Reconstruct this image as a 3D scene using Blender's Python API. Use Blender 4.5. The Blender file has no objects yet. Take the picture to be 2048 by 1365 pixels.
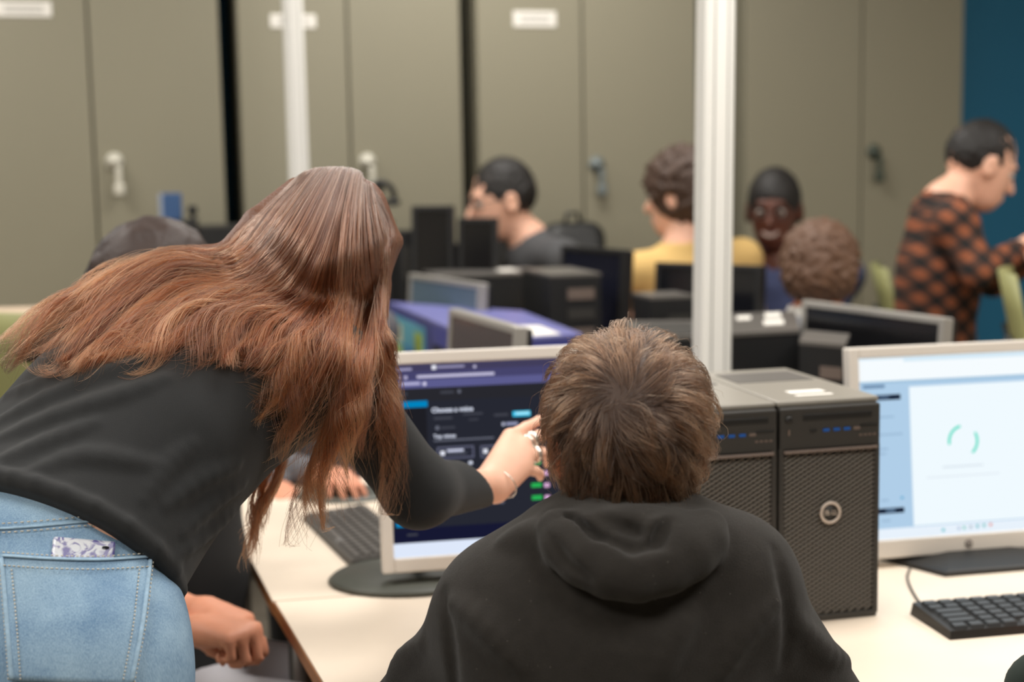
import bpy, bmesh, math, random, os
import numpy as np
from mathutils import Vector, Matrix
sc = bpy.context.scene
COL = sc.collection
random.seed(7); RNG = np.random.default_rng(7)
# ---------------------------------------------------------------- camera, world, lights, exposure
F_PX, CAM_H, HORIZON, ROLL = 2844.0, 1.46, 340.0, 0.018
_p = math.atan((682.5 - HORIZON) / F_PX)
FWD = np.array([0, math.cos(_p), -math.sin(_p)])
_u0 = np.array([0, math.sin(_p), math.cos(_p)]); _r0 = np.array([1.0, 0, 0])
CR = math.cos(ROLL) * _r0 - math.sin(ROLL) * _u0
CU = math.cos(ROLL) * _u0 + math.sin(ROLL) * _r0
CPOS = np.array([0, 0, CAM_H])
cam = bpy.data.cameras.new('camera'); cam.sensor_width = 36.0; cam.lens = F_PX / 2048 * 36
cam.clip_start = 0.05; cam.clip_end = 60
cam.dof.use_dof = True; cam.dof.focus_distance = 1.73; cam.dof.aperture_fstop = 2.7
camo = bpy.data.objects.new('camera', cam); COL.objects.link(camo)
camo.matrix_world = Matrix(((CR[0], CU[0], -FWD[0], 0), (CR[1], CU[1], -FWD[1], 0), (CR[2], CU[2], -FWD[2], CAM_H), (0, 0, 0, 1)))
sc.camera = camo
w = bpy.data.worlds.new('world'); sc.world = w; w.use_nodes = True
w.node_tree.nodes['Background'].inputs[0].default_value = (1, .96, .9, 1)
w.node_tree.nodes['Background'].inputs[1].default_value = 0.25
YAW = math.radians(15.0)
E1 = np.array([math.cos(YAW), math.sin(YAW), 0]); E2 = np.array([-math.sin(YAW), math.cos(YAW), 0])
def UV(u, v, z): return E1 * u + E2 * v + np.array([0, 0, z])
CEIL = 2.95
for (u, v) in [(-1.3, 0.2), (1.2, 0.2), (-1.3, 2.2), (1.2, 2.2), (3.4, 2.2), (-1.3, 4.2), (1.2, 4.2)]:
    l = bpy.data.lights.new('ceiling_lamp', 'AREA'); l.shape = 'RECTANGLE'; l.size = 1.2; l.size_y = 0.6
    l.energy = 37; l.color = (1, .965, .915)
    o = bpy.data.objects.new('ceiling_lamp', l); COL.objects.link(o)
    o.location = UV(u, v, CEIL - .05); o.rotation_euler = (0, 0, YAW)
vs = sc.view_settings
vs.view_transform = 'Standard'; vs.look = 'None'; vs.exposure = 0.0; vs.gamma = 1.0; vs.use_curve_mapping = False
# ---------------------------------------------------------------- pixel / world helpers (2048 x 1365 frame)
def ray(x, y): return FWD + CR * ((x - 1024) / F_PX) - CU * ((y - 682.5) / F_PX)
def P(x, y, d): return CPOS + ray(x, y) * d
def Z(x, y, z):
    r = ray(x, y); return CPOS + r * ((z - CAM_H) / r[2])
def VP(x, y, v):
    r = ray(x, y); return CPOS + r * ((v - CPOS @ E2) / (r @ E2))
def V3(*a): return np.array(a, float)
def nrm(a): a = np.asarray(a, float); return a / np.linalg.norm(a)
# ---------------------------------------------------------------- materials
def lin(c):
    out = []
    for v in c[:3]:
        v = v / 255.0
        out.append(v / 12.92 if v <= .04045 else ((v + .055) / 1.055) ** 2.4)
    return out + [1.0]
MATS = {}
def mat(name, c, rough=.6, metal=0.0, spec=.5, noise=0.0, nscale=40, bump=0.0, bscale=200, sheen=0.0, sss=0.0, emit=None, estr=1.0, coat=0.0):
    if name in MATS: return MATS[name]
    m = bpy.data.materials.new(name); m.use_nodes = True; nt = m.node_tree; b = nt.nodes['Principled BSDF']
    c = lin(c) if max(c) > 1 else list(c) + [1]
    b.inputs['Base Color'].default_value = c; b.inputs['Roughness'].default_value = rough
    b.inputs['Metallic'].default_value = metal; b.inputs['Specular IOR Level'].default_value = spec
    if coat: b.inputs['Coat Weight'].default_value = coat
    if sheen: b.inputs['Sheen Weight'].default_value = sheen; b.inputs['Sheen Roughness'].default_value = .5
    if sss:
        b.inputs['Subsurface Weight'].default_value = sss; b.inputs['Subsurface Radius'].default_value = (.012, .005, .003); b.inputs['Subsurface Scale'].default_value = 1.0
    if emit is not None:
        b.inputs['Emission Color'].default_value = lin(emit); b.inputs['Emission Strength'].default_value = estr
    tc = nt.nodes.new('ShaderNodeTexCoord')
    if noise:
        n = nt.nodes.new('ShaderNodeTexNoise'); n.inputs['Scale'].default_value = nscale; n.inputs['Detail'].default_value = 5
        nt.links.new(tc.outputs['Object'], n.inputs['Vector'])
        mx = nt.nodes.new('ShaderNodeMix'); mx.data_type = 'RGBA'
        mx.inputs['A'].default_value = [max(0, v * (1 - noise)) for v in c[:3]] + [1]
        mx.inputs['B'].default_value = [min(1, v * (1 + noise)) for v in c[:3]] + [1]
        nt.links.new(n.outputs['Fac'], mx.inputs['Factor']); nt.links.new(mx.outputs['Result'], b.inputs['Base Color'])
    if bump:
        n = nt.nodes.new('ShaderNodeTexNoise'); n.inputs['Scale'].default_value = bscale; n.inputs['Detail'].default_value = 4
        nt.links.new(tc.outputs['Object'], n.inputs['Vector'])
        bp = nt.nodes.new('ShaderNodeBump'); bp.inputs['Strength'].default_value = bump; bp.inputs['Distance'].default_value = .002
        nt.links.new(n.outputs['Fac'], bp.inputs['Height']); nt.links.new(bp.outputs['Normal'], b.inputs['Normal'])
    MATS[name] = m
    return m
# ---------------------------------------------------------------- objects
def link(name, me, parent=None):
    o = bpy.data.objects.new(name, me); COL.objects.link(o)
    if parent is not None: o.parent = parent
    return o
def tag(o, label=None, cat=None, group=None, kind=None):
    if label: o['label'] = label
    if cat: o['category'] = cat
    if group: o['group'] = group
    if kind: o['kind'] = kind
    return o
def empty(name, loc, yaw=0.0, label=None, cat=None, group=None):
    o = bpy.data.objects.new(name, None); o.empty_display_size = .05; COL.objects.link(o)
    o.location = loc; o.rotation_euler = (0, 0, yaw)
    return tag(o, label, cat, group)
class MB:
    """collects simple solids into one mesh"""
    def __init__(s): s.v = []; s.f = []; s.mi = []; s.sm = []
    def add(s, vs, fs, m=0, smooth=False):
        n = len(s.v); s.v += [tuple(map(float, q)) for q in vs]
        for f in fs: s.f.append([i + n for i in f]); s.mi.append(m); s.sm.append(smooth)
        return s
    def box(s, c, d, bev=0.0, rot=None, m=0):
        bm = bmesh.new(); bmesh.ops.create_cube(bm, size=1.0)
        for q in bm.verts: q.co = Vector((q.co.x * d[0], q.co.y * d[1], q.co.z * d[2]))
        if bev: bmesh.ops.bevel(bm, geom=list(bm.edges), offset=bev, segments=2, affect='EDGES', profile=.5)
        if rot is not None:
            for q in bm.verts: q.co = rot @ q.co
        bm.verts.index_update()
        s.add([q.co + Vector(c) for q in bm.verts], [[q.index for q in f.verts] for f in bm.faces], m); bm.free()
        return s
    def prism(s, pts, z0, z1, m=0):
        n = len(pts)
        vs = [(p[0], p[1], z0) for p in pts] + [(p[0], p[1], z1) for p in pts]
        fs = [list(range(n))[::-1], list(range(n, 2 * n))] + [[i, (i + 1) % n, n + (i + 1) % n, n + i] for i in range(n)]
        return s.add(vs, fs, m)
    def tube(s, pts, r, n=8, m=0, cap=True, flat=1.0):
        pts = [np.array(p, float) for p in pts]; k = len(pts); rs = r if hasattr(r, '__len__') else [r] * k
        vs, fs = [], []; up = None
        for i in range(k):
            t = pts[min(i + 1, k - 1)] - pts[max(i - 1, 0)]; t = t / (np.linalg.norm(t) + 1e-9)
            if up is None: up = np.array([0, 0, 1.0]) if abs(t[2]) < .9 else np.array([1.0, 0, 0])
            a = np.cross(t, up); a /= np.linalg.norm(a) + 1e-9; b = np.cross(a, t); up = b
            for j in range(n):
                q = 2 * math.pi * j / n; vs.append(pts[i] + rs[i] * (math.cos(q) * a + flat * math.sin(q) * b))
        for i in range(k - 1):
            for j in range(n): fs.append([i * n + j, i * n + (j + 1) % n, (i + 1) * n + (j + 1) % n, (i + 1) * n + j])
        if cap: fs.append(list(range(n))[::-1]); fs.append([(k - 1) * n + j for j in range(n)])
        return s.add(vs, fs, m, True)
    def lathe(s, c, prof, n=24, m=0, sx=1.0, sy=1.0, smooth=True):
        vs, fs = [], []; k = len(prof)
        for (r, z) in prof:
            for j in range(n): q = 2 * math.pi * j / n; vs.append((c[0] + r * sx * math.cos(q), c[1] + r * sy * math.sin(q), c[2] + z))
        for i in range(k - 1):
            for j in range(n): fs.append([i * n + j, i * n + (j + 1) % n, (i + 1) * n + (j + 1) % n, (i + 1) * n + j])
        fs.append(list(range(n))[::-1]); fs.append([(k - 1) * n + j for j in range(n)])
        return s.add(vs, fs, m, smooth)
    def mesh(s, name, mats):
        me = bpy.data.meshes.new(name); me.from_pydata(s.v, [], s.f)
        for q in (mats if isinstance(mats, (list, tuple)) else [mats]): me.materials.append(q)
        me.polygons.foreach_set('material_index', s.mi); me.polygons.foreach_set('use_smooth', s.sm)
        bm = bmesh.new(); bm.from_mesh(me); bmesh.ops.recalc_face_normals(bm, faces=bm.faces); bm.to_mesh(me); bm.free()
        return me
    def build(s, name, mats, parent=None): return link(name, s.mesh(name, mats), parent)
# ---------------------------------------------------------------- signed distance solids
def RC(a, b, ra, rb):
    a = np.asarray(a, np.float32); b = np.asarray(b, np.float32); d = b - a; dd = float(d @ d) + 1e-12
    def f(p):
        t = np.clip((p - a) @ d / dd, 0, 1)
        q = p - a - t[:, None] * d
        return np.sqrt(np.einsum('ij,ij->i', q, q)) - (ra + (rb - ra) * t)
    return f
def CHAIN(pts, rs, k=0.004):
    return U(k, *[RC(pts[i], pts[i + 1], rs[i], rs[i + 1]) for i in range(len(pts) - 1)])
def EL(c, r, R=None):
    c = np.asarray(c, np.float32); r = np.asarray(r, np.float32); R = np.eye(3, dtype=np.float32) if R is None else np.asarray(R, np.float32)
    def f(p):
        q = (p - c) @ R.T
        k0 = np.sqrt(np.sum((q / r) ** 2, 1)); k1 = np.sqrt(np.sum((q / (r * r)) ** 2, 1)) + 1e-9
        return np.where(k0 < 1e-4, -r.min(), k0 * (k0 - 1) / k1)
    return f
def BX(c, h, R=None, rd=.005):
    c = np.asarray(c, np.float32); h = np.asarray(h, np.float32) - rd; R = np.eye(3, dtype=np.float32) if R is None else np.asarray(R, np.float32)
    def f(p):
        q = np.abs((p - c) @ R.T) - h
        return np.sqrt(np.sum(np.maximum(q, 0) ** 2, 1)) + np.minimum(q.max(1), 0) - rd
    return f
def PL(c, n):
    c = np.asarray(c, np.float32); n = np.asarray(nrm(n), np.float32)
    return lambda p: (p - c) @ n
def smin(a, b, k):
    h = np.clip(.5 + .5 * (b - a) / k, 0, 1); return b + (a - b) * h - k * h * (1 - h)
def U(k, *fs):
    def f(p):
        r = fs[0](p)
        for g in fs[1:]: r = smin(r, g(p), k) if k > 0 else np.minimum(r, g(p))
        return r
    return f
def SUB(k, a, b): return lambda p: -smin(-a(p), b(p), k)
def INT(k, a, b): return lambda p: -smin(-a(p), -b(p), k)
def OFF(a, r): return lambda p: a(p) - r
def WARP(a, fn): return lambda p: a(p) + fn(p)
def frame(fwd, up=(0, 0, 1)):
    f = nrm(fwd); r = nrm(np.cross(f, up)); u = np.cross(r, f)
    return np.array([r, f, u])           # rows: right, forward, up
def nets(f, lo, hi, h):
    lo = np.asarray(lo, float); hi = np.asarray(hi, float)
    nc = np.ceil((hi - lo) / (4 * h)).astype(int) + 2
    g = [lo[i] + np.arange(nc[i]) * 4 * h for i in range(3)]
    X = np.stack(np.meshgrid(*g, indexing='ij'), -1).reshape(-1, 3).astype(np.float32)
    Vc = np.concatenate([f(q) for q in np.array_split(X, max(1, len(X) // 150000))]).reshape(nc)
    V = Vc.repeat(4, 0).repeat(4, 1).repeat(4, 2)
    m = np.abs(V) < 9 * h
    I = np.stack(np.nonzero(m), 1)
    # a coarse node stands for the fine nodes 4i..4i+3
    Q = (lo + I * h).astype(np.float32)
    V[m] = np.concatenate([f(q) for q in np.array_split(Q, max(1, len(Q) // 150000))])
    S = V < 0
    cnt = np.zeros(np.array(S.shape) - 1, np.int8)
    for a in (0, 1):
        for b in (0, 1):
            for c in (0, 1):
                cnt += S[a:S.shape[0] - 1 + a, b:S.shape[1] - 1 + b, c:S.shape[2] - 1 + c]
    A = np.stack(np.nonzero((cnt > 0) & (cnt < 8)), 1)
    idm = np.full(cnt.shape, -1, np.int32); idm[A[:, 0], A[:, 1], A[:, 2]] = np.arange(len(A))
    acc = np.zeros((len(A), 3)); num = np.zeros(len(A))
    cor = [(a, b, c) for a in (0, 1) for b in (0, 1) for c in (0, 1)]
    val = {c: V[A[:, 0] + c[0], A[:, 1] + c[1], A[:, 2] + c[2]] for c in cor}
    for c in cor:
        for ax in range(3):
            if c[ax] == 0:
                e = list(c); e[ax] = 1; e = tuple(e); va, vb = val[c], val[e]
                x = (va < 0) != (vb < 0)
                t = np.where(x, va / np.where(x, va - vb, 1), 0)
                q = np.tile(np.array(c, float), (len(A), 1)); q[:, ax] = t
                acc[x] += q[x]; num[x] += 1
    verts = lo + (A + acc / num[:, None]) * h
    quads = []
    for ax in range(3):
        s0 = [slice(None)] * 3; s1 = [slice(None)] * 3; s0[ax] = slice(0, -1); s1[ax] = slice(1, None)
        d = S[tuple(s0)] != S[tuple(s1)]
        E = np.stack(np.nonzero(d), 1); b, c = (ax + 1) % 3, (ax + 2) % 3
        ok = (E[:, b] > 0) & (E[:, c] > 0) & (E[:, b] < cnt.shape[b]) & (E[:, c] < cnt.shape[c]) ; E = E[ok]
        def at(db, dc):
            q = E.copy(); q[:, b] += db; q[:, c] += dc; return idm[q[:, 0], q[:, 1], q[:, 2]]
        qd = np.stack([at(-1, -1), at(0, -1), at(0, 0), at(-1, 0)], 1)
        ins = S[E[:, 0], E[:, 1], E[:, 2]]
        qd[~ins] = qd[~ins][:, ::-1]
        quads.append(qd[(qd >= 0).all(1)])
    return verts, np.concatenate(quads)
def solid(name, f, lo, hi, h, mats, parent=None, origin=(0, 0, 0)):
    v, q = nets(f, lo, hi, h)
    me = bpy.data.meshes.new(name)
    v = (v - np.asarray(origin)).astype(np.float32)
    me.vertices.add(len(v)); me.vertices.foreach_set('co', v.ravel())
    me.loops.add(q.size); me.loops.foreach_set('vertex_index', q.ravel().astype(np.int32))
    me.polygons.add(len(q)); me.polygons.foreach_set('loop_start', np.arange(0, q.size, 4, dtype=np.int32))
    me.polygons.foreach_set('use_smooth', np.ones(len(q), bool))
    me.update(calc_edges=True); me.validate()
    for m in (mats if isinstance(mats, (list, tuple)) else [mats]): me.materials.append(m)
    o = link(name, me, parent)
    if parent is None: o.location = origin
    return o
def hits(f, pix, d0=1.2, d1=3.0, miss=None):
    """depth along the viewing rays at which a solid's surface starts"""
    R = np.array([ray(x, y) for x, y in pix]); L = np.linalg.norm(R, axis=1)
    d = np.full(len(R), d0); 
    for _ in range(120):
        s = f((CPOS + R * d[:, None]).astype(np.float32)); d = np.minimum(d + s * .8 / L, d1 + .1)
    d[d > d1] = np.nan if miss is None else miss
    return d
def grad(f, p, e=.002):
    g = np.zeros_like(p)
    for i in range(3):
        q = np.zeros(3, np.float32); q[i] = e; g[:, i] = f(p + q) - f(p - q)
    return g / (np.linalg.norm(g, axis=1, keepdims=True) + 1e-9)
def strands(name, pts, radius, m, parent=None, origin=(0, 0, 0), taper=.35):
    """pts: (n strands, k points, 3) -> hair curves"""
    n, k, _ = pts.shape
    hc = bpy.data.hair_curves.new(name); hc.add_curves([k] * n)
    hc.attributes['position'].data.foreach_set('vector', (pts - np.asarray(origin)).astype(np.float32).ravel())
    ra = hc.attributes.get('radius') or hc.attributes.new('radius', 'FLOAT', 'POINT')
    t = np.linspace(0, 1, k); prof = np.interp(t, [0, .7, 1], [1, .9, taper])
    rad = np.asarray(radius) if np.ndim(radius) else np.full(n, radius)
    ra.data.foreach_set('value', (rad[:, None] * prof[None]).astype(np.float32).ravel())
    hc.materials.append(m)
    o = link(name, hc, parent); tag(o, kind='stuff')
    return o
def spline(p, n):
    """Catmull-Rom through p (k,3) resampled at n points"""
    p = np.asarray(p, float); q = np.vstack([2 * p[0] - p[1], p, 2 * p[-1] - p[-2]])
    t = np.linspace(0, len(p) - 1 - 1e-6, n); i = t.astype(int); u = (t - i)[:, None]
    a, b, c, d = q[i], q[i + 1], q[i + 2], q[i + 3]
    return .5 * (2 * b + (c - a) * u + (2 * a - 5 * b + 4 * c - d) * u ** 2 + (-a + 3 * b - 3 * c + d) * u ** 3)
def hair_mat(name, root, tip, rough=.35, var=.25, mid=.45):
    if name in MATS: return MATS[name]
    m = bpy.data.materials.new(name); m.use_nodes = True; nt = m.node_tree; nt.nodes.clear()
    out = nt.nodes.new('ShaderNodeOutputMaterial'); h = nt.nodes.new('ShaderNodeBsdfHairPrincipled'); h.parametrization = 'COLOR'
    hi = nt.nodes.new('ShaderNodeHairInfo'); cr = nt.nodes.new('ShaderNodeValToRGB')
    cr.color_ramp.elements[0].color = lin(root); cr.color_ramp.elements[0].position = max(0, mid - .25)
    cr.color_ramp.elements[1].color = lin(tip); cr.color_ramp.elements[1].position = min(1, mid + .25)
    nt.links.new(hi.outputs['Intercept'], cr.inputs[0])
    hs = nt.nodes.new('ShaderNodeHueSaturation'); mr = nt.nodes.new('ShaderNodeMapRange')
    mr.inputs['To Min'].default_value = 1 - var; mr.inputs['To Max'].default_value = 1 + var
    nt.links.new(hi.outputs['Random'], mr.inputs['Value']); nt.links.new(mr.outputs[0], hs.inputs['Value'])
    nt.links.new(cr.outputs[0], hs.inputs['Color']); nt.links.new(hs.outputs[0], h.inputs['Color'])
    h.inputs['Roughness'].default_value = rough; h.inputs['Radial Roughness'].default_value = .55
    nt.links.new(h.outputs[0], out.inputs[0]); MATS[name] = m
    return m
# ================================================================ setting
M_floor = mat('floor_vinyl', (120, 112, 100), .5, noise=.15, nscale=6)
M_ceil = mat('ceiling_white', (225, 222, 214), .9)
M_blue = mat('blue_paint', (26, 112, 152), .6, noise=.04, nscale=3)
M_wallc = mat('cream_paint', (214, 206, 190), .8, noise=.03, nscale=3)
M_cab = mat('cabinet_enamel', (136, 131, 112), .45, noise=.03, nscale=2)
M_cabdark = mat('cabinet_recess', (40, 38, 32), .8)
M_paper = mat('white_paper', (232, 228, 220), .8)
M_print = mat('grey_print', (150, 148, 142), .8)
M_chrome = mat('brushed_chrome', (205, 205, 198), .3, metal=.8)
M_pole = mat('white_enamel', (226, 224, 218), .45)
M_wood = mat('birch_laminate', (244, 228, 208), .42, noise=.06, nscale=9)
M_edge = mat('beech_edge_band', (170, 112, 66), .5, noise=.1, nscale=60)
M_black = mat('black_plastic', (26, 26, 26), .45, bump=.15, bscale=600)
M_dark = mat('charcoal_plastic', (52, 50, 47), .5, bump=.2, bscale=900)
M_steel_lit = mat('steel_top_lit', (146, 141, 132), .32, spec=.8, bump=.1, bscale=900)  # dark tower top; the ceiling light's reflection is put into this pale colour
M_silver = mat('silver_plastic', (226, 219, 210), .4, bump=.05, bscale=700)
M_greybase = mat('grey_green_plastic', (82, 84, 77), .45)
M_leg = mat('table_leg_steel', (120, 118, 114), .35, metal=.7)

def rs(uvs): return [UV(u, v, 0) for u, v in uvs]
U0, U1, V0, V1 = -3.6, 5.2, -2.6, 5.56
def struct(name, mb, m):
    o = mb.build(name, m); o['kind'] = 'structure'; return o
struct('floor', MB().prism(rs([(U0, V0), (U1, V0), (U1, V1), (U0, V1)]), -.1, 0), M_floor)
struct('ceiling', MB().prism(rs([(U0, V0), (U1, V0), (U1, V1), (U0, V1)]), CEIL, CEIL + .1), M_ceil)
struct('wall_back', MB().prism(rs([(U0 - .1, V1), (U1 + .1, V1), (U1 + .1, V1 + .1), (U0 - .1, V1 + .1)]), 0, CEIL), M_blue)
struct('wall_front', MB().prism(rs([(U0 - .1, V0 - .1), (U1 + .1, V0 - .1), (U1 + .1, V0), (U0 - .1, V0)]), 0, CEIL), M_wallc)
struct('wall_left', MB().prism(rs([(U0 - .1, V0), (U0, V0), (U0, V1), (U0 - .1, V1)]), 0, CEIL), M_wallc)
struct('wall_right', MB().prism(rs([(U1, V0), (U1 + .1, V0), (U1 + .1, V1), (U1, V1)]), 0, CEIL), M_wallc)

# ---------------------------------------------------------------- storage cabinets along the back wall
CABV = 5.07
def uo(x, y=340): return float(VP(x, y, CABV) @ E1)
def cabinet(x0, xm, x1, label, plate=None, handle=None, hcol=None, side=1):
    u0, um, u1 = uo(x0), uo(xm), uo(x1); W = u1 - u0; H = 2.45; D = .46
    t = empty('storage_cabinet', UV((u0 + u1) / 2, CABV, 0), YAW, label, 'cabinet', 'tall olive cabinets along the back wall')
    c = (u0 + u1) / 2
    MB().box((0, D / 2 + .012, H / 2), (W, D - .024, H), .004).build('body', M_cab, t)
    for a, b in ((u0, um), (um, u1)):
        d = MB().box(((a + b) / 2 - c, 0, H / 2 + .04), (b - a - .007, .022, H - .09), .003).build('door', M_cab, t)
        if b == u1 and handle:
            p = VP(handle[0], handle[1], CABV - .03); hx, hz = float(p @ E1) - c, p[2]
            hm = MATS[hcol]
            ro = MB().lathe((0, 0, 0), [(.030, 0), (.030, .006), (.014, .010), (.014, .03)], 16).build('handle_rose', hm, d)
            ro.location = (hx, -.012, hz + .012); ro.rotation_euler = (math.pi / 2, 0, 0)
            ro = MB().box((0, 0, 0), (.022, .018, .07), .006).box((0, -.0, -.045), (.036, .024, .04), .008).build('handle_lever', hm, d)
            ro.location = (hx + .012, -.04, hz - .04)
    if plate:
        p0 = VP(plate[0], plate[1], CABV - .012); p1 = VP(plate[2], plate[3], CABV - .012)
        x0_, x1_ = float(p0 @ E1) - c, float(p1 @ E1) - c; z0, z1 = p1[2], p0[2]
        MB().box(((x0_ + x1_) / 2, -.013, (z0 + z1) / 2), (x1_ - x0_, .003, z1 - z0), .001).build('label_plate', M_paper, t)
        m = MB()
        for k in range(2): m.box(((x0_ + x1_) / 2, -.015, z0 + (z1 - z0) * (.35 + .3 * k)), ((x1_ - x0_) * .7, .001, (z1 - z0) * .1))
        m.build('label_print', M_print, t)
    return t
M_padlock = mat('padlock_grey', (214, 210, 196), .4, metal=.3)
M_steelblue = mat('handle_grey_blue', (120, 128, 128), .4, metal=.3)
M_hdark = mat('handle_dark_green', (62, 70, 60), .5)
cabinet(-110, 190, 450, 'tall olive grey cabinet at the left end with a silver padlocked handle', (-10, 2, 104, 34), (229, 330), 'padlock_grey')
cabinet(484, 702, 926, 'tall olive grey cabinet behind the thin white pole and the bending woman', (540, 28, 632, 56), (736, 330), 'padlock_grey')
cabinet(956, 1166, 1392, 'tall olive grey cabinet behind the profile boy in dark grey', (1026, 22, 1112, 54), (1196, 335), 'handle_grey_blue')
cabinet(1488, 1720, 1920, 'tall olive grey cabinet at the right end beside the blue wall', None, (1752, 310), 'handle_dark_green')

# ---------------------------------------------------------------- power poles
def pole(x0, y0, x1, y1, d, wpx, label):
    a = P(x1, y1, d); z0 = 0.0
    b = P(x0, y0, d); dirv = (b - a) / (b[2] - a[2])
    p0 = a + dirv * (z0 - a[2]); p1 = a + dirv * (CEIL - a[2]); wd = wpx * d / F_PX
    t = empty('power_pole', p0, YAW, label, 'pole', 'white power poles')
    r = Matrix.Rotation(0, 3, 'X'); q = (p1 - p0); q = np.array([q @ E1, q @ E2, q[2]])
    m = MB(); h = wd / 2; k = .009
    ring = [(-h, -h + k), (-h + k, -h), (h - k, -h), (h, -h + k), (h, h - k), (h - k, h), (-h + k, h), (-h, h - k)]
    vs = [(x, y, 0) for x, y in ring] + [(x + q[0], y + q[1], q[2]) for x, y in ring]
    m.add(vs, [[i, (i + 1) % 8, 8 + (i + 1) % 8, 8 + i] for i in range(8)] + [list(range(8))[::-1], list(range(8, 16))])
    m.build('shaft', M_pole, t)
    MB().box((0, 0, .02), (wd * 1.8, wd * 1.8, .04), .004).build('foot_plate', M_pole, t)
    m = MB()
    for s in (-1, 1):
        m.add([(s * h * .45 + a_ * .0015 + q[0] * f, -h - .001 + q[1] * f, q[2] * f) for f in (0, 1) for a_ in (-1, 1)], [[0, 1, 3, 2]])
    m.build('cover_seam', M_print, t)
    return t
pole(1432, 0, 1423, 740, 3.0, 64, 'white square power pole standing behind the two black computer towers')
pole(584, 0, 597, 337, 4.3, 38, 'thinner white power pole above the bending woman')

# ---------------------------------------------------------------- tables
TZ = .73
def table(pts, label, legs=True):
    c = np.mean(pts, 0); t = empty('table', (c[0], c[1], 0), 0, label, 'table', 'birch tables')
    q = [(p[0] - c[0], p[1] - c[1]) for p in pts]
    MB().prism([(x * .998, y * .998) for x, y in q], TZ - .0035, TZ).build('tabletop', M_wood, t)
    MB().prism(q, TZ - .026, TZ - .0035).build('edge_band', M_edge, t)
    for x, y in q:
        MB().tube([(x * .86, y * .86, 0), (x * .86, y * .86, TZ - .026)], .02, 10).build('leg', M_leg, t)
    return t
cA = Z(545, 1203, TZ)[:2]; 
e1, e2 = E1[:2], E2[:2]
sd = nrm(Z(643, 1365, TZ)[:2] - cA)          # left edge of the near table runs towards the camera
a1 = nrm(Z(860, 1181, TZ)[:2] - cA)
nearA = cA + sd * .70
table([cA + a1 * .002 + sd * .003, nearA, nearA + a1 * 2.1, cA + a1 * 2.0 + sd * .003], 'near birch table with the black computer towers and the right keyboard')
cB = Z(503, 1123, TZ)[:2]; sb = nrm(cB - cA)
farB = cA + sb * .98
table([cA, cA + a1 * .74, cA + a1 * .74 + e2 * .95, farB], 'birch table beyond the seam with the left monitor and grey keyboard')
table([V3(*q) for q in ((-.40, 3.78), (.42, 3.86), (.40, 4.64), (-.46, 4.86))], 'rear birch table under the dark cases in front of the profile boy')
table([V3(*q) for q in ((.20, 3.14), (.66, 3.22), (.64, 3.98), (.14, 3.92))], 'rear birch table under the dark towers at the white pole')
table([V3(*q) for q in ((.68, 2.88), (1.20, 3.02), (1.10, 3.52), (.68, 3.46))], 'rear birch table under the thin rimmed dark monitor')
table([V3(*q) for q in ((-1.25, 4.50), (-.74, 4.56), (-.78, 4.92), (-1.32, 4.86))], 'small birch table at the far left under the blue box')

# ---------------------------------------------------------------- screens and monitors
def em(name, c, s=1.0):
    if name in MATS: return MATS[name]
    m = bpy.data.materials.new(name); m.use_nodes = True; nt = m.node_tree; nt.nodes.clear()
    o = nt.nodes.new('ShaderNodeOutputMaterial'); e = nt.nodes.new('ShaderNodeEmission'); e.inputs[0].default_value = lin(c); e.inputs[1].default_value = s
    nt.links.new(e.outputs[0], o.inputs[0]); MATS[name] = m; return m
def glow(c): return em('screen_%d_%d_%d' % c, c)
def text(s, size, m, parent, loc, rot, name='lettering', ext=.0002, align='LEFT', bold=0.0):
    cu = bpy.data.curves.new(name, 'FONT'); cu.body = s; cu.size = size; cu.extrude = ext; cu.offset = bold; cu.align_x = align
    o = bpy.data.objects.new(name, cu); COL.objects.link(o)
    me = bpy.data.meshes.new_from_object(o.evaluated_get(bpy.context.evaluated_depsgraph_get())); bpy.data.objects.remove(o)
    me.materials.clear(); me.materials.append(m); o = link(name, me, parent); o.location = loc; o.rotation_euler = rot
    return o
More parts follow.
